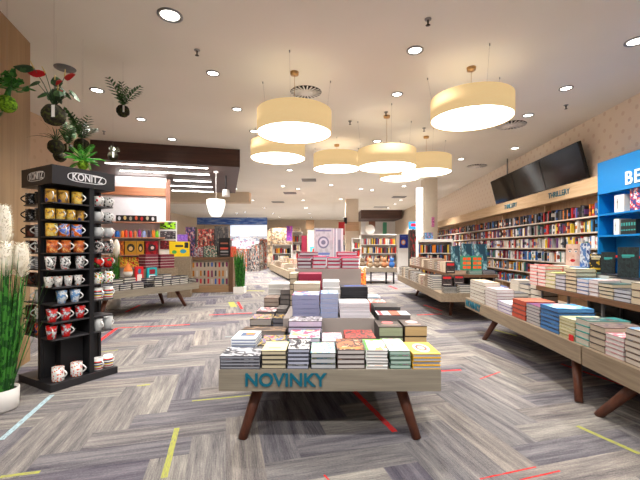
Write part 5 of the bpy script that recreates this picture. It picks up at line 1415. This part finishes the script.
# plush table
d = 14.5
zt = Z(268, d); x0, x1 = X(352, d), X(397, d)
e = empty('plush_table', 'small oak table with black metal legs heaped with soft toys', 'table', (x0, d, 0))
mb = MB(); mb.box(0, x1 - x0, 0, 1.4, zt - .16, zt); mb.build('tabletop', M_oak, e)
for k, x in enumerate((.1, .75, 1.35, x1 - x0 - .12)):
    mb = MB(); mb.box(x - .03, x + .03, .05, .11, 0, zt - .161); mb.build('leg', M_black, e)
for k in range(12):
    r_, q = divmod(k, 6); s = rnd.uniform(.10, .125); xx = x0 + .17 + q * .285; y = d + .2 + r_ * .45
    c = [(150, 130, 108), (120, 102, 84), (160, 138, 110), (140, 118, 96), (176, 120, 84), (60, 110, 180)][(q * (r_ + 1)) % 6]
    mb = MB(); mb.ball((0, 0, s), s, 10, 7); mb.ball((0, 0, s * 2.4), s * .75, 10, 7); mb.ball((-s * .5, 0, s * 3.0), s * .28, 7, 5); mb.ball((s * .5, 0, s * 3.0), s * .28, 7, 5)
    o = mb.build('soft_toy', plain('toy %d %d %d' % c, c, .95), None, (xx, y, zt + .0006)); tag(o, f"{ORD[q + 1]} soft toy of the {['front', 'back'][r_]} row on the black-legged table, counted from the column side", 'soft toy', 'soft toys on the small table')
# red/white goods left of plush table
for k, (py0, py1, c, lab) in enumerate([(267, 273, (236, 226, 220), 'white carton topping the red cartons near the plush table'), (273, 285, (206, 50, 34), 'red carton standing on the floor near the plush table')]):
    face_at('carton', 356.5 - k * .5, 366, py0, py1, 13.8, lab, [plain('carton %d' % k, c, .6), nz('carton face %d' % k, c, [(240, 150, 60)], 4)], 'carton', t=.4)
# low platforms along the left aisle
AF = Frame(-1.58, 15.8, math.radians(15))
for y0, y1, lab in ((0, 7.2, 'low oak platform nearest along the left aisle edge'), (9.6, 12.6, 'low oak platform farther along the left aisle edge')):
    o = AF.w(0, y0)
    mb = MB(); mb.box(0, 1.0, 0, y1 - y0, .09, .42); e = empty('low_platform', lab, 'platform', (o[0], o[1], 0), AF.a, 'low platforms along the left aisle'); mb.build('deck', wood('platform oak', (190, 172, 146), (160, 142, 116), axis=1), e)
    mb = MB(); mb.box(.12, .9, .12, y1 - y0 - .12, 0, .089); mb.build('plinth', M_dark, e)
    y = y0 + .1
    while y < y1 - .4:
        w = rnd.uniform(.25, .4); sstack(AF, .08, .4, y, y + w, .42, .42 + rnd.uniform(.08, .28), 3, rnd.choice([NB + 1, NB + 3, NB + 5, 0, 9, NB + 6])); sstack(AF, .55, .85, y, y + w, .42, .42 + rnd.uniform(.2, .5), 4, rnd.choice([NB + 1, NB + 3, 0, 5, 4, 11])); y += w + .06
# far shop front: blue banner, bright screen wall and merchandise
d = 30
face_at('shop_banner', 197, 267, 217.5, 224.5, d, 'long blue banner across the far end of the shop', [plain('banner blue', (50, 90, 170), .5), art('banner face', (50, 90, 174), [(90, 130, 200), (150, 170, 206)], 6)], 'banner', t=.1)
e = empty('light_wall', 'glowing white panel wall below the long blue banner', 'light panel', (X(246, d), d + .4, 0))
mb = MB(); mb.box(X(229, d) - X(246, d), X(266, d) - X(246, d), 0, .1, Z(236, d), Z(224.8, d)); mb.build('panel', glow('light panel', (214, 232, 255), 1.15), e)
mb = MB(); mb.box(X(229, d) - X(246, d), X(266, d) - X(246, d), 0, .1, 0, Z(236, d) - .001, 0, front=1); mb.build('lower_panel', [M_white, art('merchandise wall', (226, 226, 232), [(240, 240, 244), (150, 170, 200), (210, 120, 140)], 9)], e)
k = 0
for px in range(199, 266, 4):
    k += 1; c = rnd.choice([(150, 60, 60), (60, 60, 70), (120, 110, 90), (190, 180, 170), (70, 100, 140), (200, 90, 60)]); dd = 22 + (k % 3) * 1.1; h = rnd.uniform(1.5, 2.0)
    if 228 < px < 252: h = 1.35
    mb = MB(); w = .24; mb.box(-w, w, 0, .3, 0, h, 0, front=1); a_ = nz('stall %d %d' % c[:2], c, [(200, 190, 180), (60, 56, 60), (210, 120, 90)], 5)
    tag(mb.build('goods_stand', [plain('stall side', (110, 100, 96), .6), a_], None, (X(px, dd), dd, 0)), f'{ORD[k]} distant stand of mixed goods along the far end, counted from the gift corner', 'display stand', 'distant goods stands')
# purple banner and green goods between
face_at('hanging_banner', 286.5, 292.5, 226, 241, 26, 'tall purple banner at the end of the left aisle', [plain('purple banner', (150, 60, 150), .6), nz('purple banner face', (160, 60, 150), [(80, 60, 160), (210, 90, 150)])], 'banner', t=.05)
mb = MB(); mb.box(X(262, 33), X(300, 33), 33, 33.3, 0, Z(228, 33), 0, front=1); tag(mb.build('goods_wall', [M_back, nz('goods wall', (196, 172, 140), [(150, 120, 90), (90, 80, 70), (206, 190, 170)], 9)]), 'brownish wall of goods at the end of the left aisle', 'display wall')
# far room right: white shop panels under the dark beam
d = 29.5
face_at('white_partition', 361, 402, 219.5, 247, d, 'bright white partition under the far dark beam', [M_white, art('far partition', (240, 238, 234), None, 3, [('e', .2, .55, .12, .4, (246, 240, 226)), ('r', .58, .6, .05, .3, (90, 180, 140)), ('r', .27, .8, .08, .2, (160, 110, 90))])], 'partition', t=.1)
mb = MB(); mb.tube([(X(370, 26), 25.9, Z(229.5, 26)), (X(370, 26), 26.1, Z(229.5, 26))], 4.8 * 26 / F, 24); tag(mb.build('round_sign', M_white), 'round white sign under the far dark beam', 'sign')
mb = MB(); mb.box(X(361, 25), X(398, 25), 26.05, 26.3, Z(229.5, 26) - 1.6, Z(229.5, 26) - .4) ; tag(mb.build('sign_cabinet', M_white), 'white cabinet carrying the round sign', 'cabinet')

# all remaining massed books
y = -2.9
while y < -1.12:
    w = rnd.uniform(.2, .3); c_ = rnd.choice([1, 5, 6, 7, 10, 4, 3])
    sstack(RT, .05, .36, y, y + w, T, T + rnd.uniform(.12, .22), 5, c_, .007)
    if y > -2.8 and y < -.95: sstack(RT, .63, .87, y, y + w, TZ + .001, TZ + rnd.uniform(.1, .2), 4, rnd.choice([0, 3, 10, 15, 7]), .007)
    y += w + .03
for q in LATE: sstack(*q)
so = stuff.build('books', STM); so['kind'] = 'stuff'; so['label'] = 'the many remaining books on distant shelves and tables'; so['category'] = 'books'

# ------------------------------------------------------------------ light, camera, colour
w = bpy.data.worlds.new('World'); SC.world = w; w.use_nodes = True
bg = w.node_tree.nodes['Background']; bg.inputs[0].default_value = (1.0, 0.97, 0.95, 1); bg.inputs[1].default_value = 0.38
cam = bpy.data.cameras.new('Camera'); co = bpy.data.objects.new('Camera', cam); COL.objects.link(co)
co.location = (0, 0, H); co.rotation_euler = (PI / 2, 0, 0)
cam.sensor_width = 36; cam.lens = F * 36 / 640; cam.shift_x = -5 / 640; cam.shift_y = 7 / 640; cam.clip_end = 100
SC.camera = co
SC.view_settings.view_transform = 'Standard'; SC.view_settings.look = 'None'; SC.view_settings.exposure = -0.24; SC.view_settings.gamma = 1.0
SC.view_settings.use_curve_mapping = False
print('BOOKS', NBOOK[0])
